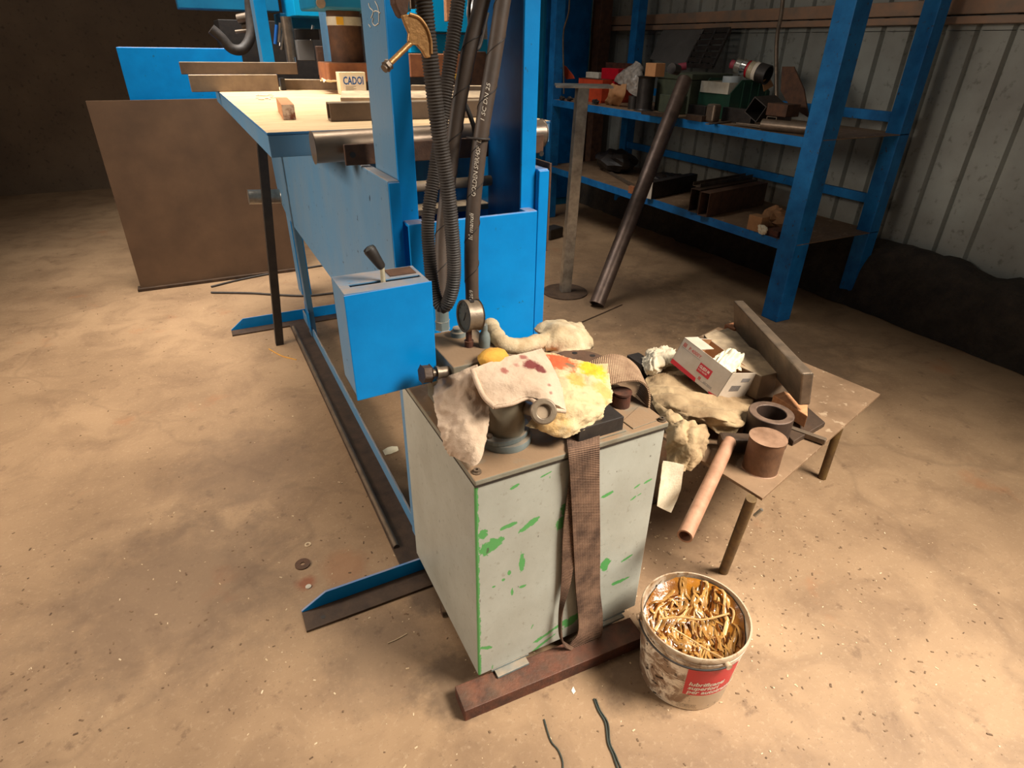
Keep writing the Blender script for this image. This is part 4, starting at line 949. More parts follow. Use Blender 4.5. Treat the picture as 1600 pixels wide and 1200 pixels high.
MB().prism([fpt(.84, .0), fpt(1.0, .0), fpt(.97, .09), fpt(.82, .05)], nf * .0003).build('red_stripe', M['redink'], fr)
MB().prism([fpt(.47, .34), fpt(.72, .34), fpt(.72, .66), fpt(.47, .66)], nf * .0003).build('red_patch', M['redink'], fr)
text('GLEDI M', .0145, fpt(.49, .50), u_, v_, 'lettering', M['white'], fr, eps=-.0014, bold=.0005) if False else None
def ftx(s_, sz, u, v, mt, bold=0, sx=1): 
    o0 = fpt(u, v, .0012); return text(s_, sz, None, None, None, 'lettering', mt, fr, fn=lambda x, y: o0 + u_ * x + v_ * y, bold=bold, sx=sx)
ftx('III', .022, .05, .74, M['redink'], .0003); ftx('P.4000Y', .019, .17, .74, M['redink'], .0)
ftx('GLEDI M', .0155, .485, .50, M['white'], .0004, .82); ftx('0123 456789', .0085, .485, .41, M['white'], 0, .95)
ftx('III', .016, .56, .16, M['redink'], .0003); ftx('abrasivi', .014, .67, .16, M['greyprint'])
MB().prism([fpt(.04, .69), fpt(.44, .69), fpt(.44, .70), fpt(.04, .70)], nf * .0003).build('print_line', M['greyprint'], fr)
MB().prism([fpt(.55, .14), fpt(.85, .14), fpt(.85, .15), fpt(.55, .15)], nf * .0003).build('print_line', M['greyprint'], fr)
ne = BL_.normalized()
def ept(u, v, e=.0006): return P0 + BL_ + BW_ * u + BH_ * v + ne * e
c = MB()
for k in range(16):
    u0 = .26 + k * .022; c.prism([ept(u0, .30), ept(u0 + (.012 if k % 3 else .018), .30), ept(u0 + (.012 if k % 3 else .018), .52), ept(u0, .52)], ne * .0003)
c.prism([ept(.5, .66), ept(.8, .66), ept(.8, .80), ept(.5, .80)], ne * .0003); c.build('print_block', M['greyprint'], en)
c = MB()
c.net([[P0 + BL_ * u + BW_ * v_2 + BH_ * h for v_2, h in hh] for u, hh in ((.40, ((.35, .75), (.6, 1.05), (.85, 1.16), (1.08, 1.0))), (.52, ((.2, .7), (.5, 1.02), (.8, 1.2), (1.1, 1.02))), (.66, ((.25, .78), (.5, .92), (.75, 1.0), (1.02, 1.06))), (.80, ((.3, .6), (.5, .8), (.62, .92), (.8, .8))))], 12, 12, .006, 60, 6, .008, fold=((1, .4, .4), 30, .016))
o = c.build('crumpled_paper', M['paper'], smooth=70); tag(o, 'crumpled cream paper stuffed in the open cardboard box', 'paper')
# steel blocks behind the box
def slab(name, label, pts, z, h, mat, cat='steel block', bevel=.003):
    c = MB(); q = [oz(px, py, z) for px, py in pts]; c.prism([V((p.x, p.y, z - h)) for p in q], (0, 0, h)); return tag(c.build(name, mat, bevel=bevel), label, cat)
slab('steel_block', 'large dusty steel bar lying nearest behind the cardboard box', ((1100, 523), (1118, 514), (1240, 576), (1190, 588), (1130, 560)), .56, .10, M['steeldust'])
slab('steel_block', 'long dusty steel bar at the back of the heap under the tilted beam', ((1122, 517), (1140, 511), (1222, 552), (1205, 562)), .53, .08, M['steeldust'])
o = MB().obox(oz(1205, 592, .50), V((.085, -.055, 0)), V((.03, .05, 0)), V((0, 0, .05))).build('steel_block', M['steeldust'], bevel=.004); tag(o, 'short dusty steel block right of the cardboard box end', 'steel block')
o = MB().obox(oz(1150, 520, .50), V((.05, 0, 0)), V((0, .03, 0)), V((0, 0, .04))).build('rusty_block', M['rustorange'], bevel=.005); tag(o, 'orange rusty block tucked under the tilted beam', 'block')
a, b2 = V((1.985, 1.690, .60)), V((1.70, 1.10, .60))
o = MB().obox((a + b2) / 2, (b2 - a) / 2, V((.02, -.008, -.0)), V((-.022, -.004, .07))).build('tilted_beam', M['steel'], bevel=.006); tag(o, 'grey-brown steel beam leaning diagonally over the heap at the right', 'beam')
slab('wood_offcut', 'orange-brown wood offcut behind the steel ring', ((1208, 617), (1226, 611), (1262, 628), (1262, 650)), .50, .05, M['wood'], 'wood')
slab('steel_plate', 'brown steel plate lying under the wood offcut at the table edge', ((1195, 640), (1250, 625), (1290, 660), (1240, 690)), .44, .02, M['dkrust'], 'plate')
o = MB().beam(oz(1228, 668, TT + .015), oz(1290, 690, TT + .015), .02, .02).build('steel_strip', M['steel'], bevel=.002); tag(o, 'short grey steel strip beside the ring on the side table', 'strip')

# ================================================================== STEEL STAND AND LEANING PIPE
sd = thing('work_stand', 'galvanised steel stand with a square top plate and round base', 'stand', (2.306, 3.58, 0))
MB().cyl((2.306, 3.58, 0), (2.306, 3.58, .008), .165, n=48).build('base_disc', M['dkrust'], sd, smooth=40, bevel=.002)
MB().rtube((2.306, 3.58, .009), (2.33, 3.56, 1.375), .075, .06, .004, up=(.25, 1, 0)).build('post', M['brightsteel'], sd, bevel=.004)
c = MB(); c.obox((2.335, 3.56, 1.385), V((.155, -.085, 0)), V((.085, .155, 0)) * .75, V((0, 0, .007))); c.build('top_plate', M['brightsteel'], sd, bevel=.002)
a, e = oz(932, 480, .0) + V((0, 0, .02)), ox(1070, 125, 3.40)
o = MB().pipe(a, e, .054, .047, 32).build('leaning_pipe', M['pipem'], smooth=40); tag(o, 'long brown steel pipe leaning against the blue rack', 'pipe')
for (pts, lb) in ((((905, 505), (940, 490), (972, 476)), 'thin dark rod lying on the floor in front of the leaning pipe'),):
    o = MB().tube([oz(px, py, .004) for px, py in pts], .004, 8).build('steel_rod', M['dkrust']); tag(o, lb, 'rod')

# ================================================================== RACK
rk = thing('steel_rack', 'blue steel storage rack along the grey right-hand wall', 'rack', (3.65, 4.1, 0))
XF, XR = 3.3, 4.02
def post(x, y, wx=.13, wy=.13, nm='upright', lab=None):
    o = MB().box((x, y, 0), (x + wx, y + wy, 2.35)).build(nm, M['blue_rack'], rk, bevel=.004); return o
post(XF, 2.485); post(XF, 5.56, .10, .10); post(XR, 2.485, .1, .1); post(XR, 5.28, .1, .1)
YA, YB = 2.62, 5.66
for zt_ in (1.150, .530):
    c = MB(); c.box((XF + .005, YA - .135, zt_ - .058), (XF + .012, YB - .105, zt_)); c.build('front_rail', M['blue_rack'], rk, bevel=.001)
    c = MB(); c.box((XF + .013, YA - .135, zt_ - .006), (XR + .09, YB, zt_ - .001)); c.build('shelf', M['plate'] if zt_ < 1 else M['dusty_shelf'] if 'dusty_shelf' in M else M['plate'], rk)
for zt_, xx in ((.735, XR + .02), (1.24, XR + .02)):
    MB().box((xx, YA - .03, zt_ - .03), (xx + .03, YB - .28, zt_ + .03)).build('rear_rail', M['blue_rack'], rk, bevel=.002)
MB().box((XF, YB - .06, .05), (XF + .06, YB, .10)).build('brace', M['blue_rack'], rk)
UZ = 1.150; LZ2 = .530
def on(px, py, z=UZ): return oz(px, py, z)
def bxp(name, label, cat, px0, px1, pyb, hpx, mat, depth=.12, z=UZ, yaw=0, bevel=.003, build=True, raise_=0):
    """box whose near bottom edge runs between two shelf points, with a height in metres"""
    a, b_ = on(px0, pyb[0], z), on(px1, pyb[1], z); u = b_ - a; n = V((-u.y, u.x, 0)).normalized()
    if n.x < 0: n = -n
    c = MB(); c.obox((a + b_) / 2 + n * depth / 2 + V((0, 0, hpx / 2 + raise_)), u / 2, n * depth / 2, V((0, 0, hpx / 2)))
    return tag(c.build(name, mat, bevel=bevel), label, cat)
def item(name, label, cat, x0, x1, yt, yb, mat, dep=.08, z=UZ, bevel=.003, parent=None):
    """box standing at height z: its shelf-side face spans picture columns x0..x1, its top reaches row yt"""
    p0 = oz(x0, yb, z); p1 = ox(x1, yb, p0.x); zt = oy(x0, yt, p0.y).z
    o = MB().box((p0.x, min(p0.y, p1.y), z), (p0.x + dep, max(p0.y, p1.y), zt)).build(name, mat, parent, bevel=bevel)
    return tag(o, label, cat) if label else o
# orange tray with scoop lip
a = V((3.50, 5.42, UZ)); b_ = V((3.50, 5.02, UZ)); H_ = ox(900, 121, 3.5).z - UZ
tr = thing('orange_tray', 'orange metal tray with a scoop-shaped lip at the far end of the upper shelf', 'tray', (3.6, 5.2, UZ))
MB().box((3.50, 5.02, UZ + .02), (3.51, 5.42, UZ + H_)).build('front_wall', M['orange'], tr); MB().box((3.51, 5.41, UZ + .02), (3.84, 5.42, UZ + H_)).build('side_wall', M['orange'], tr)
MB().box((3.51, 5.02, UZ + .02), (3.84, 5.03, UZ + H_)).build('side_wall', M['orange'], tr); MB().box((3.84, 4.98, UZ + .02), (3.85, 5.48, UZ + H_ + .13)).build('rear_wall', M['redbrown'], tr)
MB().box((3.50, 5.03, UZ), (3.84, 5.41, UZ + .019)).build('tray_floor', M['orange'], tr)
sp_ = [ox(px, py, 3.505) for px, py in ((879, 101), (884, 104), (895, 118), (897, 123), (884, 124), (880, 112))]; MB().prism(sp_, (.012, 0, 0)).build('scoop_lip', M['orange'], tr, bevel=.002)
zr = UZ + H_ + .001
MB().box((3.50, 5.03, zr - .004), (3.84, 5.41, zr)).build('tray_cover', M['redbrown'], tr)
item('connector_block', 'white and black connector block on the orange tray left of the red case', 'connector', 915, 935, 112, 121, M['whiteplastic'], .05, zr)
item('red_case', 'bright red plastic case standing on the orange tray', 'case', 939, 965, 106, 123, M['red'], .10, zr)
item('tape_box', 'small red box with a yellow flash in front of the orange tray', 'box', 947, 957, 124, 160, M['red'], .04)
item('yellow_box', 'small yellow-striped carton left of the small red box', 'carton', 943.5, 946.5, 125, 159, M['yellow'], .04)
def crumple(name, label, cat, px, py, w_, h_, mat, seed, z=UZ, sq=1.0, amp=.3, dep=.6):
    p = on(px, py, z); c = MB(); n1, n2 = 16, 9; vs = []; fs = []
    for j in range(n2 + 1):
        for i in range(n1):
            th = PI * j / n2; a = 2 * PI * i / n1; q = V((math.sin(th) * math.cos(a) * dep, math.sin(th) * math.sin(a), math.cos(th)))
            k = 1 + amp * noise.noise(q * 2.2 + V((seed, seed, 0))) + amp * .5 * noise.noise(q * 5 + V((seed, 0, 0)))
            vs.append(p + V((q.x * w_ / 2 * k, q.y * w_ / 2 * k, max(0.001, h_ / 2 + q.z * h_ / 2 * k))))
    for j in range(n2):
        for i in range(n1): fs.append((j * n1 + i, (j + 1) * n1 + i, (j + 1) * n1 + (i + 1) % n1, j * n1 + (i + 1) % n1))
    c.add(vs, fs); return tag(c.build(name, mat), label, cat)

a, b_ = oz(945, 163, UZ), oz(968, 166, UZ); c = MB()
P_ = lambda px, py, X: ox(px, py, X)
c.net([[a, a.lerp(b_, .5), b_], [P_(951, 146, 3.42), P_(962, 148, 3.40), P_(976, 150, 3.44)], [P_(958, 131, 3.46), P_(966, 134, 3.44), P_(980, 132, 3.48)]], 7, 7, .02, 14, 2, .004, fold=((0, 0, 1), 12, .012))
tag(c.build('paper_bag', M['card'], smooth=50), 'crumpled tan paper bag at the front of the upper shelf', 'bag')
c = MB(); c.net([[P_(962, 128, 3.50), P_(975, 135, 3.48), P_(992, 150, 3.46), P_(998, 160, 3.44)], [P_(968, 118, 3.52), P_(982, 118, 3.49), P_(998, 125, 3.48), P_(1003, 145, 3.47)], [P_(980, 112, 3.58), P_(990, 100, 3.56), P_(999, 99, 3.56), P_(1004, 116, 3.56)]], 8, 8, .03, 12, 5, .004, fold=((.3, 0, 1), 14, .02))
tag(c.build('plastic_film', M['plastic'], smooth=50), 'crumpled clear plastic film above the paper bag', 'film')
p = oz(989, 170, UZ); o = MB().cyl(p, (p.x, p.y, oy(989, 150, p.y).z), .045, n=20).build('black_can', M['black'], smooth=40, bevel=.003); tag(o, 'small black can left of the tall steel cylinder', 'can')
p = V((3.44, 4.32, UZ)); zt = oy(1012, 119, p.y).z; o = MB().cyl(p, (p.x, p.y, zt), .066, n=28).build('steel_roller', M['darksteel'], smooth=40, bevel=.016); tag(o, 'tall dull steel cylinder standing on the upper shelf', 'cylinder')
# olive crate
CX = 3.56; y1 = ox(1024, 150, CX).y; y0 = 3.93; zt = ox(1030, 122, CX).z
oc = thing('olive_crate', 'olive green crate behind the steel cylinder and leaning pipe', 'crate', (3.75, 4.2, UZ))
MB().box((CX, y0, UZ), (CX + .40, y1, zt)).build('crate_body', M['olive'], oc, bevel=.006)
MB().box((CX - .008, y0 - .008, zt + .001), (CX + .41, y1 + .008, zt + .045)).build('crate_lid', M['olive'], oc, bevel=.006)
MB().box((CX - .07, y0 + .02, UZ), (CX - .001, y1 - .14, UZ + .13)).build('front_step', M['olive'], oc, bevel=.004)
LT = zt + .046
item('orange_block', 'small orange wood block on the step of the olive crate', 'wood', 1038, 1055, 127, 143, M['rustorange'], .05, UZ + .131)
item('wooden_block', 'brown wooden block above the tall steel cylinder', 'wood', 1007, 1023, 98, 119, M['card'], .08, LT)
p = oz(1057, 118, LT); o = MB().cyl(p + V((0, 0, .035)), p + V((-.08, -.03, .045)), .034, n=18).build('bottle_top', M['black'], smooth=40); tag(o, 'black cap lying on the olive crate next to the pipe top', 'cap')
p = V((3.80, ox(1061, 95, 3.8).y, LT)); o = MB().cyl(p + V((0, 0, .03)), p + V((.05, -.04, .04)), .028, n=16).build('pink_lid', M['pinkc'], smooth=40); tag(o, 'small pink cap at the back of the olive crate', 'cap')
crumple('dark_bundle', 'dark crumpled bundle left of the wooden block', 'bundle', 990, 152, .18, .36, M['black'], 8, amp=.4)
# green parts bin
BY = 3.52; Q = lambda px, py: oy(px, py, BY)
gb = thing('green_parts_bin', 'dark green ribbed plastic parts bin under a cream tray', 'bin', (3.7, 3.75, UZ))
A0, A1, A2, A3 = Q(1142, 146), Q(1160, 125), Q(1192, 124), Q(1203, 143)
yf = min(3.90, ox(1094, 140, A0.x).y)
for yy in (BY, yf): 
    sdw = MB().prism([(A0.x, yy, UZ), (A3.x, yy, UZ), (A3.x, yy, A3.z), (A2.x, yy, A2.z), (A1.x, yy, A1.z), (A0.x, yy, A0.z)], (0, .008, 0)).build('side_wall', M['green'], gb)
    if yy == BY:
        for k in range(4): q = A0.lerp(A3, .28 + k * .2); MB().box((q.x, yy - .007, UZ + .01), (q.x + .012, yy - .0005, A1.z - .015)).build('rib', M['green'], sdw)
MB().box((A0.x, BY + .009, UZ), (A0.x + .008, yf - .001, A0.z - .01)).build('front_lip', M['green'], gb); MB().box((A3.x - .008, BY + .009, UZ), (A3.x, yf - .001, A3.z)).build('rear_wall', M['green'], gb)
TZ2 = A0.z - .008
wt = thing('white_tray', 'shallow cream plastic tray sitting in the green bin', 'tray', (A0.x + .1, 3.7, TZ2))
tx0, tx1, ty0, ty1 = A0.x + .0, A0.x + .24, BY + .03, yf - .02
MB().box((tx0, ty0, TZ2), (tx1, ty1, TZ2 + .01)).build('tray_floor', M['whiteplastic'], wt)
for q in (((tx0 - .01, ty0 - .01), (tx0, ty1 + .01)), ((tx1, ty0 - .01), (tx1 + .01, ty1 + .01)), ((tx0, ty0 - .01), (tx1, ty0)), ((tx0, ty1), (tx1, ty1 + .01))): MB().box((q[0][0], q[0][1], TZ2), (q[1][0], q[1][1], TZ2 + .075)).build('tray_wall', M['whiteplastic'], wt)
p = V((tx0 + .10, (ty0 + ty1) / 2 - .05, TZ2 + .012)); o = MB().pipe(p, p + V((0, 0, .10)), .065, .035, 28).build('tape_roll', M['tape'], smooth=40); tag(o, 'pale blue tape roll lying in the cream tray', 'tape')
# tins lying over the bin
p0 = oy(1143, 100, 3.72); p9 = oy(1186, 113, 3.50); d = (p9 - p0); LL = d.length; d.normalize()
for k, (r_, f0, f1, mt, lb) in enumerate(((.028, .0, .2, 'pinkc', 'small red tin end at the far end of the row of tins'), (.046, .2, .42, 'brightsteel', 'silver tin second from the far end of the row'), (.054, .42, .62, 'chrome', 'polished silver tin in the middle of the row'), (.054, .62, .70, 'red', 'thin red-lidded tin in the row'), (.058, .70, .86, 'cream', 'cream tin next to the black-ended one'), (.060, .86, 1.0, 'white', 'white collar tin touching the black-ended one'))):
    c = MB(); c.cyl(p0 + d * (LL * f0 + .001), p0 + d * LL * f1, r_, n=24); tag(c.build('tin', M[mt], smooth=40, bevel=.004), lb, 'tin', 'tins lying on the green bin')
t_ = MB().pipe(p9 + d * .001, p9 + d * .075, .064, .056, 24).build('tin', M['black'], smooth=40); tag(t_, 'black open tin at the near end of the row of tins', 'tin', 'tins lying on the green bin')
q = [oy(px, py, 3.47) for px, py in ((1191, 126), (1203, 121), (1209, 134), (1194, 143))]; o = MB().prism(q, (0, .004, 0)).build('paper_tag', M['card']); tag(o, 'tan paper tag hanging by the black tin', 'tag')
# offcuts along the shelf front
item('tube_offcut', 'dark square tube offcut behind the upright steel block', 'tube offcut', 1073, 1100, 163, 182, M['darksteel'], .07)
item('flat_offcut', 'low dark offcut left of the upright steel block', 'steel block', 1071, 1096, 178, 187, M['dkrust'], .05)
item('steel_offcut', 'upright rounded steel block standing at the shelf edge', 'steel block', 1099.5, 1113, 162, 190, M['steel'], .07, bevel=.014)
item('channel_offcut', 'long dark channel offcut lying along the shelf', 'channel', 1126, 1172, 167, 189, M['darksteel'], .05)
p = V((3.42, 3.13, UZ + .105)); d = V((1, .22, 0)).normalized(); c = MB(); c.rtube(p, p + d * .26, .115, .115, .007, up=(0, -.5, .87)); tag(c.build('tube_offcut', M['darksteel'], bevel=.002), 'open square tube offcut tipped on its corner on the shelf', 'tube offcut')
p = V((3.40, 2.965, UZ + .041)); c = MB(); c.rtube(p, p + V((.16, .02, 0)), .075, .075, .006); tag(c.build('tube_offcut', M['steel'], bevel=.002), 'small square tube offcut under the brown block', 'tube offcut')
o = MB().box((3.40, 2.86, UZ + .082), (3.52, 3.02, UZ + .155)).build('brown_block', M['rust'], bevel=.004); tag(o, 'brown steel block stacked on the small tube offcut', 'steel block')
o = MB().pipe((3.335, 2.97, UZ + .035), (3.44, 2.62, UZ + .035), .033, .028, 24).build('pipe_offcut', M['steel'], smooth=40); tag(o, 'shiny short pipe lying at the right end of the upper shelf', 'pipe')
for k, (x0, y0_, x1, y1_, nm) in enumerate(((1105, 194, 1165, 187, 'thin flat steel strip along the front edge of the upper shelf'), (1145, 193, 1200, 200, 'flat steel strip in front of the tipped tube offcut'), (1152, 192, 1192, 196, 'short flat strip nearest the pipe offcut'), (1008, 176, 1044, 181, 'flat dark steel plate beside the tall steel cylinder'))):
    hh = (.0045, .011, .018, .011)[k]
    o = MB().beam(oz(x0, y0_, UZ + hh), oz(x1, y1_, UZ + hh), .03 if k < 3 else .08, .006 if k < 3 else .02).build('flat_strip', M['steel'] if k < 3 else M['dkrust']); tag(o, nm, 'strip')
crumple('white_rag', 'small white rag stuffed beside the tipped tube offcut', 'rag', 1172, 188, .07, .10, M['whitecloth'], 5, amp=.5)
c = MB(); X_ = 3.62; pl_ = [ox(px, py, X_) for px, py in ((1216, 104), (1234, 104), (1252, 140), (1262, 184), (1232, 166), (1216, 142))]; c.prism([V((p.x - (p.z - UZ) * -.1, p.y, p.z)) for p in pl_], (.01, 0, 0)); o = c.build('leaning_sheet', M['rust']); tag(o, 'brown rusty steel sheet leaning at the right end of the upper shelf', 'sheet')
a = V((3.70, 3.17, UZ)); o = MB().tube(catmull([a, ox(1213, 120, 3.72), ox(1214, 60, 3.74), ox(1221, 20, 3.78), ox(1226, -30, 3.8)], 8), .013, 10).build('conduit_pipe', M['steel'], smooth=60); tag(o, 'thin grey conduit rising behind the brown steel sheet', 'conduit')
for (px, py, w_, lb) in ((878, 157, .07, 'black scrap nearest the far upright of the rack'), (890, 158, .08, 'black scrap in front of the orange tray'), (930, 163, .09, 'dark scrap right of the stand top plate')):
    crumple('metal_scrap', lb, 'scrap', px, py, w_, .04, M['black'], px, amp=.5)
# sheets leaning on the wall above
c = MB(); c.prism([ox(1015, 92, 3.98), ox(1068, 104, 3.98), ox(1100, 46, 4.14), ox(1036, 47, 4.14)], (.006, 0, 0)); o = c.build('grey_sheet', M['greysheet'], bevel=.001); tag(o, 'dark grey sheet leaning on the wall above the olive crate', 'sheet')
lr = thing('ladder_grille', 'black slatted grille leaning beside the dark grey sheet', 'grille', (4.1, 4.3, UZ + .25))
g00, g10, g11, g01 = ox(1072, 102, 3.99), ox(1114, 104, 3.99), ox(1141, 46, 4.15), ox(1098, 48, 4.15)
for k in range(3): a, b_ = g00.lerp(g10, k / 2), g01.lerp(g11, k / 2); MB().beam(a, b_, .02, .02, up=(1, 0, 0)).build('stile', M['black'], lr)
for k in range(7): a, b_ = g00.lerp(g01, k / 6), g10.lerp(g11, k / 6); MB().beam(a, b_, .014, .035).build('slat', M['black'], lr)
# blue cabinet and board beyond the rack
cab = thing('blue_cabinet', 'tall blue-green cabinet standing behind the far end of the rack', 'cabinet', (3.7, 6.2, 0))
q0, q1 = ox(878, 60, 3.45), ox(934, 60, 3.95)
MB().box((3.45, 6.05, 0), (4.02, 6.5, 2.3)).build('cabinet_body', M['teal'], cab, bevel=.004)
MB().box((3.48, 6.03, .08), (3.99, 6.05, 2.24)).build('cabinet_door', M['blue_dark'], cab, bevel=.003)
o = MB().box((4.06, 5.95, 0), (4.20, 6.1, 2.2)).build('brown_board', M['rust'], bevel=.004); tag(o, 'brown upright board between the blue cabinet and the wall', 'board')
a = ox(877, 0, 3.36); o = MB().tube(catmull([V((3.38, 5.50, 2.25)), V((3.38, 5.47, 1.9)), V((3.37, 5.53, 1.7)), V((3.38, 5.5, 1.35)), V((3.39, 5.5, 1.2))], 8), .008, 8).build('hanging_cable', M['steel'], smooth=60); tag(o, 'grey cable hanging beside the far left upright of the rack', 'cable')
# lower shelf
def oL(px, py, h=0): return oz(px, py, LZ2 + h)
a = V((3.275, 3.93, LZ2 + .067)); d = V((.62, .02, 0)).normalized(); d = V((.97, .24, 0)).normalized()
o = MB().channel(a, a + d * .62, .13, .07, .007, up=(-.24, .97, 0)).build('steel_channel', M['darksteel'], bevel=.001)
tag(o, 'steel channel with a white painted end on the lower shelf', 'channel')
MB().obox(a - d * .003 , d * .002, V((-.24, .97, 0)) * .034, V((0, 0, .064))).build('painted_end', M['white'], o)
d = V((.985, .17, 0)).normalized()
a = V((3.272, 3.30, LZ2 + .086)); o = MB().rtube(a, a + d * .72, .085, .17, .006).build('steel_tube', M['rust'], bevel=.002); tag(o, 'nearest rectangular brown tube lying on the lower shelf', 'tube')
a = V((3.290, 3.42, LZ2 + .086)); o = MB().rtube(a, a + d * .72, .085, .17, .006).build('steel_tube', M['dkrust'], bevel=.002); tag(o, 'second rectangular tube lying behind the brown one', 'tube')
a = V((3.35, 3.48, LZ2 + .187)); o = MB().channel(a, a + d * .66, .07, .03, .004, up=(0, 0, 1)).build('steel_channel', M['steel'], bevel=.001); tag(o, 'thin channel resting on top of the second tube', 'channel')
crumple('crumpled_carton', 'crumpled brown carton at the right of the lower shelf', 'carton', 1206, 356, .20, .13, M['card'], 4, LZ2, amp=.45, dep=.8)
bxp('carton_piece', 'brown folded cardboard corner in front of the crumpled carton', 'carton', 1166, 1186, (358, 364), .10, M['card'], .08, z=LZ2)
crumple('white_scrap', 'small white paper scrap in the folded carton', 'paper', 1190, 366, .07, .06, M['paper'], 6, LZ2, amp=.5)
bxp('brown_offcut', 'reddish brown offcut in the near corner of the lower shelf', 'block', 1196, 1214, (366, 372), .04, M['redbrown'], .1, z=LZ2)
crumple('dark_sack', 'large dark sack lying at the far end of the lower shelf', 'sack', 960, 268, .48, .20, M['black'], 12, LZ2, amp=.3, dep=.7)
crumple('scrap_heap', 'dark grey heap of scrap in the middle of the lower shelf', 'scrap', 1045, 290, .5, .10, M['darksteel'], 15, LZ2, amp=.5)
o = MB().beam(oL(940, 262, .01), oL(1005, 300, .01), .03, .02).build('angle_bar', M['steel'], bevel=.001); tag(o, 'grey angle bar lying across the front of the lower shelf', 'bar')
o = MB().obox(oL(984, 297, .03) + V((.03, 0, 0)), V((.0, .035, 0)), V((.02, 0, 0)), V((0, 0, .03))).build('rusty_lug', M['rustorange'], bevel=.003); tag(o, 'small orange rusty lug at the lower shelf edge behind the pipe', 'lug')

# ================================================================== THINGS ON THE BED
BZ = 1.363
def bar(name, label, cat, p0, p1, w_, h_, mat, hollow=False, z=BZ, bevel=.003):
    a, b_ = oz(*p0, BZ), oz(*p1, BZ); a = V((a.x, a.y + w_ / 2, z + h_ / 2)); b_ = V((b_.x, b_.y + w_ / 2, z + h_ / 2)); c = MB()
    (c.rtube(a, b_, w_, h_, .005) if hollow else c.beam(a, b_, w_, h_)); return tag(c.build(name, mat, bevel=bevel), label, cat)
bar('flat_bar', 'wide dusty flat bar at the far left of the bed', 'bar', (300, 144), (437, 142), .05, .080, M['steeldust'])
bar('flat_bar', 'longer flat bar stacked on the left bar of the bed', 'bar', (290, 143), (470, 141), .045, .058, M['darkbar'], z=BZ + .0805) 
bar('flat_bar', 'dusty flat bar behind the printed carton on the bed', 'bar', (445, 140), (640, 141), .05, .052, M['steeldust'])
bar('flat_bar', 'pale dusty bar between the hoses at the back of the bed', 'bar', (646, 148), (790, 149), .06, .045, M['steeldust'])
o = MB().obox(oz(444, 141, BZ) + V((0, .03, .03)), V((.012, 0, 0)), V((0, .03, 0)), V((0, 0, .03))).build('spacer_block', M['black']); tag(o, 'small dark spacer between the two far bars', 'block')
bar('steel_plate', 'dusty steel plate lying under the square tube on the bed', 'plate', (553, 164), (800, 163), .45, .030, M['steeldust'])
bar('square_tube', 'open dusty square tube lying across the bed near its front edge', 'tube', (518, 190), (780, 182), .065, .058, M['darkbar'], True)
wb = thing('wooden_block', 'short raw wooden batten lying on the bed plate', 'wood', oz(452, 186, BZ))
a = oz(453, 187, BZ); e = a + V((.03, .33, 0)); MB().beam(a + V((0, 0, .024)), e + V((0, 0, .024)), .042, .048).build('batten', M['wood'], wb, bevel=.001)
MB().beam(a + V((-.0001, -.001, .024)), a + V((0, .0, .024)), .041, .047).build('end_grain', M['woodend'], wb)
# carton with blue letters
pc = oz(533, 148, BZ); pd = oz(575, 148, BZ); pc = V((pc.x, pc.y, BZ)); W_ = (pd - pc).length; hh = .105
cx_ = thing('printed_carton', 'small white carton with blue lettering on the bed plate', 'carton', (pc + pd) / 2)
MB().box((pc.x, pc.y, BZ), (pc.x + W_, pc.y + .07, BZ + hh)).build('carton_body', M['paper'], cx_, bevel=.002)
MB().box((pc.x + W_ * .12, pc.y - .001, BZ + .015), (pc.x + W_ * .93, pc.y - .0004, BZ + hh - .015)).build('print_panel', M['white'], cx_)
text('CADOI', .052, (pc.x + W_ * .13, pc.y - .0015, BZ + .048), (1, 0, 0), (0, 0, 1), 'lettering', M['blueink'], cx_, bold=.0012, sx=W_ * .78 / .165)
c = MB()
for k in range(4): c.box((pc.x + W_ * .2, pc.y - .0018, BZ + .02 + k * .006), (pc.x + W_ * (.5 + .1 * (k % 2)), pc.y - .0012, BZ + .022 + k * .006))
c.build('small_print', M['greyprint'], cx_)
o = MB().net([[V((pc.x - .07 + i * .05, pc.y + .06 + j * .04, BZ + .055 + .03 * ((i + j) % 2) * .5 + (.0 if i else -.0))) for i in range(4)] for j in range(3)], 5, 5, .012, 30, 3, .003).build('torn_paper', M['paper'], smooth=60); tag(o, 'torn cream paper lying beside the printed carton', 'paper')
c = MB(); rg = random.Random(5)
for k in range(16):
    p = oz(rg.uniform(402, 428), rg.uniform(148, 156), BZ); c.obox(p + V((0, 0, .002)), V((rg.uniform(.004, .014), 0, 0)), V((0, rg.uniform(.004, .012), 0)), V((0, 0, .0015)))
o = c.build('pale_chips', M['white']); tag(o, 'pale chips scattered on the far left of the bed', 'chips', kind='stuff')

# ================================================================== MACHINE BEHIND THE BED
bm = thing('forging_press', 'bright blue machine with ram and pipes behind the press bed', 'machine', (1.2, 5.0, 0))
def bb(nm, px0, py0, px1, py1, Y, dep, mat, bevel=.004, hollow=False):
    a, b_ = oy(px0, py0, Y), oy(px1, py1, Y)
    return MB().box((min(a.x, b_.x), Y, min(a.z, b_.z)), (max(a.x, b_.x), Y + dep, max(a.z, b_.z))).build(nm, mat, bm, bevel=bevel)
bb('housing', 441, -120, 530, 27, 4.9, .5, M['cyan'])
bb('housing', 640, -120, 770, 52, 4.9, .5, M['cyan'])
bb('lower_housing', 640, 52, 770, 84, 5.1, .4, M['cyan'])
bb('beam_and_underside', 250, -120, 437, 18, 5.2, .3, M['teal'])
bb('beam_and_underside', 437, 20, 540, 46, 5.3, .3, M['teal'])  # teal box added to draw the housing's shaded underside
a = oy(376, 76, 5.1); MB().box((a.x - .75, 5.1, .03), (a.x, 5.4, a.z)).build('base_housing', M['blue'], bm, bevel=.004)
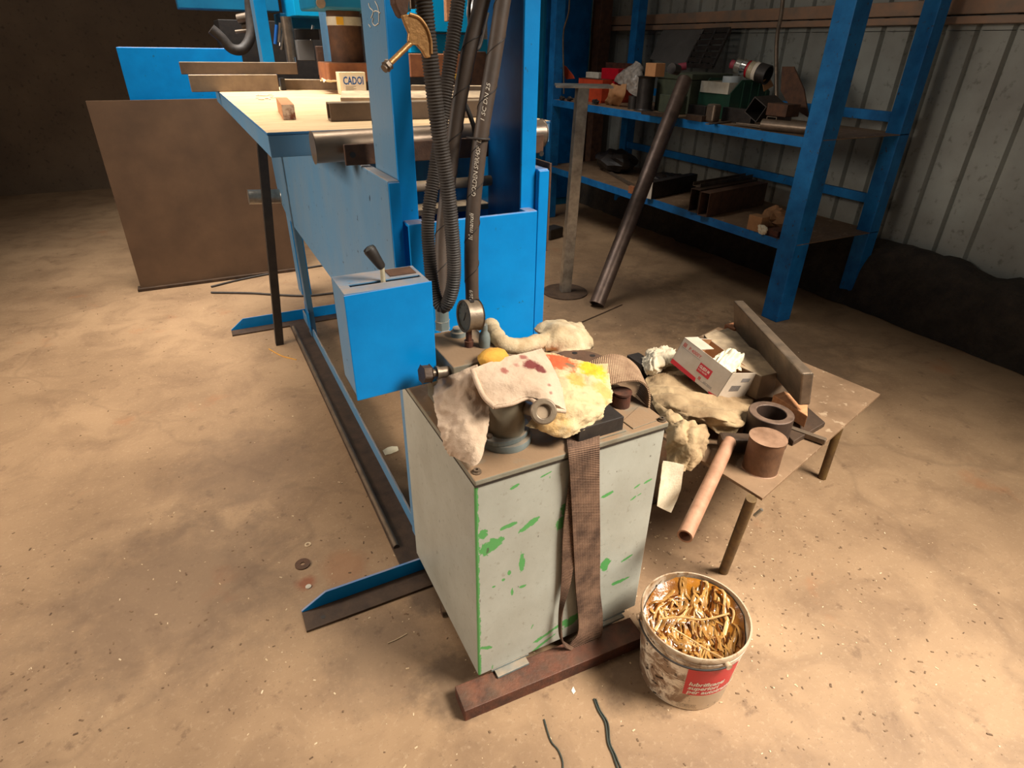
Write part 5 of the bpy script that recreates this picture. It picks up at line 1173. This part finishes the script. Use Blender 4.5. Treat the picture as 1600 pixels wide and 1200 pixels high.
bb('dark_body', 340, 30, 800, 300, 5.9, .5, M['black'])
bb('grey_cover', 463, 62, 493, 95, 5.0, .12, M['greybox'])
bb('black_panel', 460, 45, 500, 62, 5.0, .08, M['black'])
def bp_(px, py, Y, w_, dep):
    a = oy(px, py, Y)
    o = MB().box((a.x, Y, .0), (a.x + w_, Y + .008, 2.7)).build('post', M['blue'], bm, bevel=.002)
    MB().box((a.x, Y + .009, .0), (a.x + .008, Y + dep, 2.7)).build('post_side', M['blue_worn_sheen'], o, bevel=.001)
bp_(413, 105, 4.32, .066, .16)
bp_(523, 116, 4.32, .044, .26)
# ram
ra = oy(544, 97, 3.75); rb = oy(541, 18, 3.75); R_ = 25 * mpp(ra)
rm = MB().cyl((ra.x, 3.75, ra.z), (ra.x, 3.75, rb.z), R_, n=36).build('ram', M['rust'], bm, smooth=40)
q = oy(541, 33, 3.75); MB().cyl((ra.x, 3.75, q.z - .022), (ra.x, 3.75, q.z + .018), R_ * 1.03, n=36).build('label_band', M['whiteplastic'], rm, smooth=40)
q2 = oy(531, 33, 3.75 - R_ * 1.03); MB().box((q2.x - .018, 3.75 - R_ * 1.045, q.z - .020), (q2.x + .018, 3.75 - R_ * .99, q.z + .016)).build('yellow_mark', M['yellow'], rm)
a = oy(492, 13, 3.55); MB().box((a.x, 3.55, a.z), (a.x + .50, 3.95, 2.2)).build('ram_head', M['teal'], bm, bevel=.01)
q = oy(501, 5, 3.545); MB().cyl((q.x, 3.535, q.z), (q.x, 3.549, q.z), .022, n=16).build('head_bolt', M['steeldust'], bm)
# rusty anvil blocks the ram sits on (standing on the bed)
MB().box((ra.x - .14, 3.62, BZ + .053), (ra.x + .11, 3.88, ra.z)).build('anvil_block', M['rustorange'], bm, bevel=.006)
o = bb('rusty_beam', 640, 84, 720, 120, 4.35, .12, M['rustorange']); 
bb('rusty_beam', 700, 80, 760, 150, 4.5, .1, M['rust'])
a0 = oy(458, 105, 4.7); a1_ = oy(450, 40, 4.7); MB().cyl(a0, (a0.x, 4.7, a1_.z + .05), .035, n=16).build('guide_rod', M['steel'], bm, smooth=40)
MB().cyl((a0.x + .01, 4.66, a0.z), (a0.x + .01, 4.66, a0.z + .06), .012, n=12).build('bolt', M['chrome'], bm)
MB().tube(catmull([oy(*q) for q in ((388, -20, 4.9), (391, 20, 4.9), (392, 55, 4.88), (380, 76, 4.86), (362, 76, 4.85), (345, 58, 4.85), (330, 45, 4.85))], 10), .032, 14).build('machine_hose', M['rubber'], bm, smooth=60)
for (px, py, r_, L_) in ((372, 30, .03, .1), (379, 42, .02, .12), (368, 50, .012, .15)): q = oy(px, py, 5.15); MB().cyl(q, q + V((L_, -.05, .02)), r_, n=14).build('pipe_fitting', M['steel'], bm, smooth=40)
for (px, col_) in ((430, 'blueink'), (438, 'chrome'), (436, 'steel'), (486, 'chrome'), (440, 'steel')):
    q = oy(px, 60 + (px % 7) * 3, 5.2); MB().cyl(q, q + V((.03, 0, .12)), .012, n=10).build('pipe_fitting', M[col_], bm, smooth=40)
bb('wooden_wedge', 695, -60, 712, 34, 4.6, .05, M['wood'])
bb('yellow_tag', 708, 116, 716, 124, 4.3, .02, M['yellow'], 0)
o = bb('brown_strut', 494, 72, 510, 118, 4.8, .05, M['rust'])
c = MB(); c.net([[oy(*q) for q in r] for r in ([(732, -20, 4.5), (756, -20, 4.5), (774, -20, 4.5)], [(730, 20, 4.5), (748, 24, 4.45), (772, 20, 4.5)], [(736, 52, 4.5), (746, 60, 4.5), (768, 62, 4.5)])], 6, 6, .05, 8, 2, .004)
tag(c.build('plastic_bag', M['plasticbag'] if 'plasticbag' in M else M['plastic'], smooth=40), 'crumpled white plastic bag hanging behind the hoses', 'bag')

# brown steel sheet standing at far left, silver roller, cables
c = MB(); c.prism([(-.5, 4.92, .02), (.62, 4.92, .02), (.62, 5.02, 1.25), (-.5, 5.02, 1.25)], (0, .02, 0)); o = c.build('standing_sheet', M['brownsheet']); tag(o, 'large brown steel sheet standing behind the table leg', 'sheet')
b = MB(); b.box((-.52, 4.89, 0), (.66, 4.97, .02)); o = b.build('sheet_foot_shadow', M['dkrust']); tag(o, 'dark strip drawing the shadow under the standing brown sheet', 'batten')  # dark strip added to draw the shadow at the sheet's foot
q = oy(388, 308, 3.95); o = MB().cyl((q.x, 3.95, q.z), (.455, 3.95, q.z - .01), .042, n=28).build('roller_end', M['brightsteel'], smooth=40, bevel=.002); tag(o, 'bright silver roller end sticking out behind the black table leg', 'roller')
for (pts, lb) in ((((330, 448), (370, 438), (420, 428), (470, 420), (520, 412)), 'upper grey cable on the floor at the far left'), (((330, 457), (390, 458), (440, 461), (480, 462), (530, 457)), 'lower grey cable on the floor at the far left')):
    o = MB().tube(catmull([oz(px, py, .008) for px, py in pts], 8), .008, 8).build('floor_cable', M['rubber'], smooth=60); tag(o, lb, 'cable')

# ================================================================== FLOOR LITTER
for (px, py, ro, ri, h, mt, lb) in ((473, 882, .026, .0075, .004, 'rust', 'large rusty washer on the floor left of the press foot'), (481, 851, .0115, .006, .002, 'dustfloor', 'small pale washer on the floor above the large rusty one')):
    p = oz(px, py, 0); o = MB().pipe(p, p + V((0, 0, h)), ro, ri, 28).build('washer', M[mt], smooth=40); tag(o, lb, 'washer')
p = oz(482, 917, 0); o = MB().cyl(p, p + V((0, 0, .003)), .0095, n=20).build('steel_disc', M['whiteplastic'], smooth=40); tag(o, 'small pale disc on a rust stain by the press foot', 'disc')
for (pts, r_, mt, lb) in ((((928, 1092), (935, 1110), (946, 1130), (950, 1160), (958, 1180), (968, 1210)), .0030, 'wire', 'double grey wire on the floor below the bucket'),
        (((931, 1092), (938, 1110), (950, 1130), (953, 1160), (961, 1178), (972, 1205)), .0022, 'wire', 'thin strand beside the double grey wire'),
        (((850, 1124), (856, 1145), (862, 1160), (872, 1172), (879, 1190), (879, 1210)), .0024, 'wire', 'thin dark wire on the floor at the bottom centre'),
        (((606, 1005), (620, 999), (636, 990)), .0018, 'dustfloor', 'pale twig on the floor left of the tank'),
        (((420, 545), (440, 556), (463, 562)), .003, 'glove', 'yellowish strand on the floor near the table leg')):
    o = MB().tube(catmull([oz(px, py, r_) for px, py in pts], 6), r_, 6).build('wire' if mt == 'wire' else 'twig', M[mt], smooth=60); tag(o, lb, 'wire' if mt == 'wire' else 'twig')
p = oz(610, 706, 0); o = MB().net([[p + V((-.03, -.02, .003)), p + V((.0, -.025, .01)), p + V((.035, -.01, .004))], [p + V((-.03, .02, .004)), p + V((.0, .022, .014)), p + V((.04, .02, .005))]], 5, 5, .004, 40, 2, .001).build('paper_scrap', M['paper'], smooth=60); tag(o, 'small torn paper scrap on the floor behind the floor rail', 'paper')
for (px, py, lb) in ((898, 1050, 'white paint flake just in front of the sling loop'), (896, 1085, 'white paint flake between the bar and the wires')):
    p = oz(px, py, 0); o = MB().prism([p, p + V((.010, .004, 0)), p + V((.012, .02, 0)), p + V((.0, .012, 0))], (0, 0, .002)).build('paint_flake', M['white']); tag(o, lb, 'flake')
p = oz(855, 372, 0); o = MB().obox(p + V((.05, 0, .05)), V((.09, .03, 0)), V((-.02, .06, 0)), V((0, 0, .05))).build('dark_machine_foot', M['black'], bevel=.01); tag(o, 'black object on the floor just right of the press', 'object')
rg = random.Random(21)
for nm, mt, cnt, s0, s1, lb in (('floor_grit', 'grit', 1500, .0006, .0024, 'dark grit and crumbs scattered over the concrete floor'), ('floor_chips', 'dustfloor', 700, .0006, .0020, 'pale chips scattered over the concrete floor')):
    c = MB()
    for k in range(cnt):
        if rg.random() < .45: x, y = rg.uniform(-.9, 2.2), rg.uniform(.15, 2.2)
        elif rg.random() < .5: x, y = rg.gauss(1.25, .35), rg.gauss(1.0, .3)
        else: x, y = rg.uniform(-1.2, 3.1), rg.uniform(1.2, 4.8)
        s_ = rg.uniform(s0, s1); a = rg.uniform(0, PI); L = s_ * rg.uniform(1, 3)
        c.obox((x, y, s_ * .4), V((math.cos(a), math.sin(a), 0)) * L, V((-math.sin(a), math.cos(a), 0)) * s_, V((0, 0, s_ * .4)))
    o = c.build(nm, M[mt]); tag(o, lb, 'debris', kind='stuff')
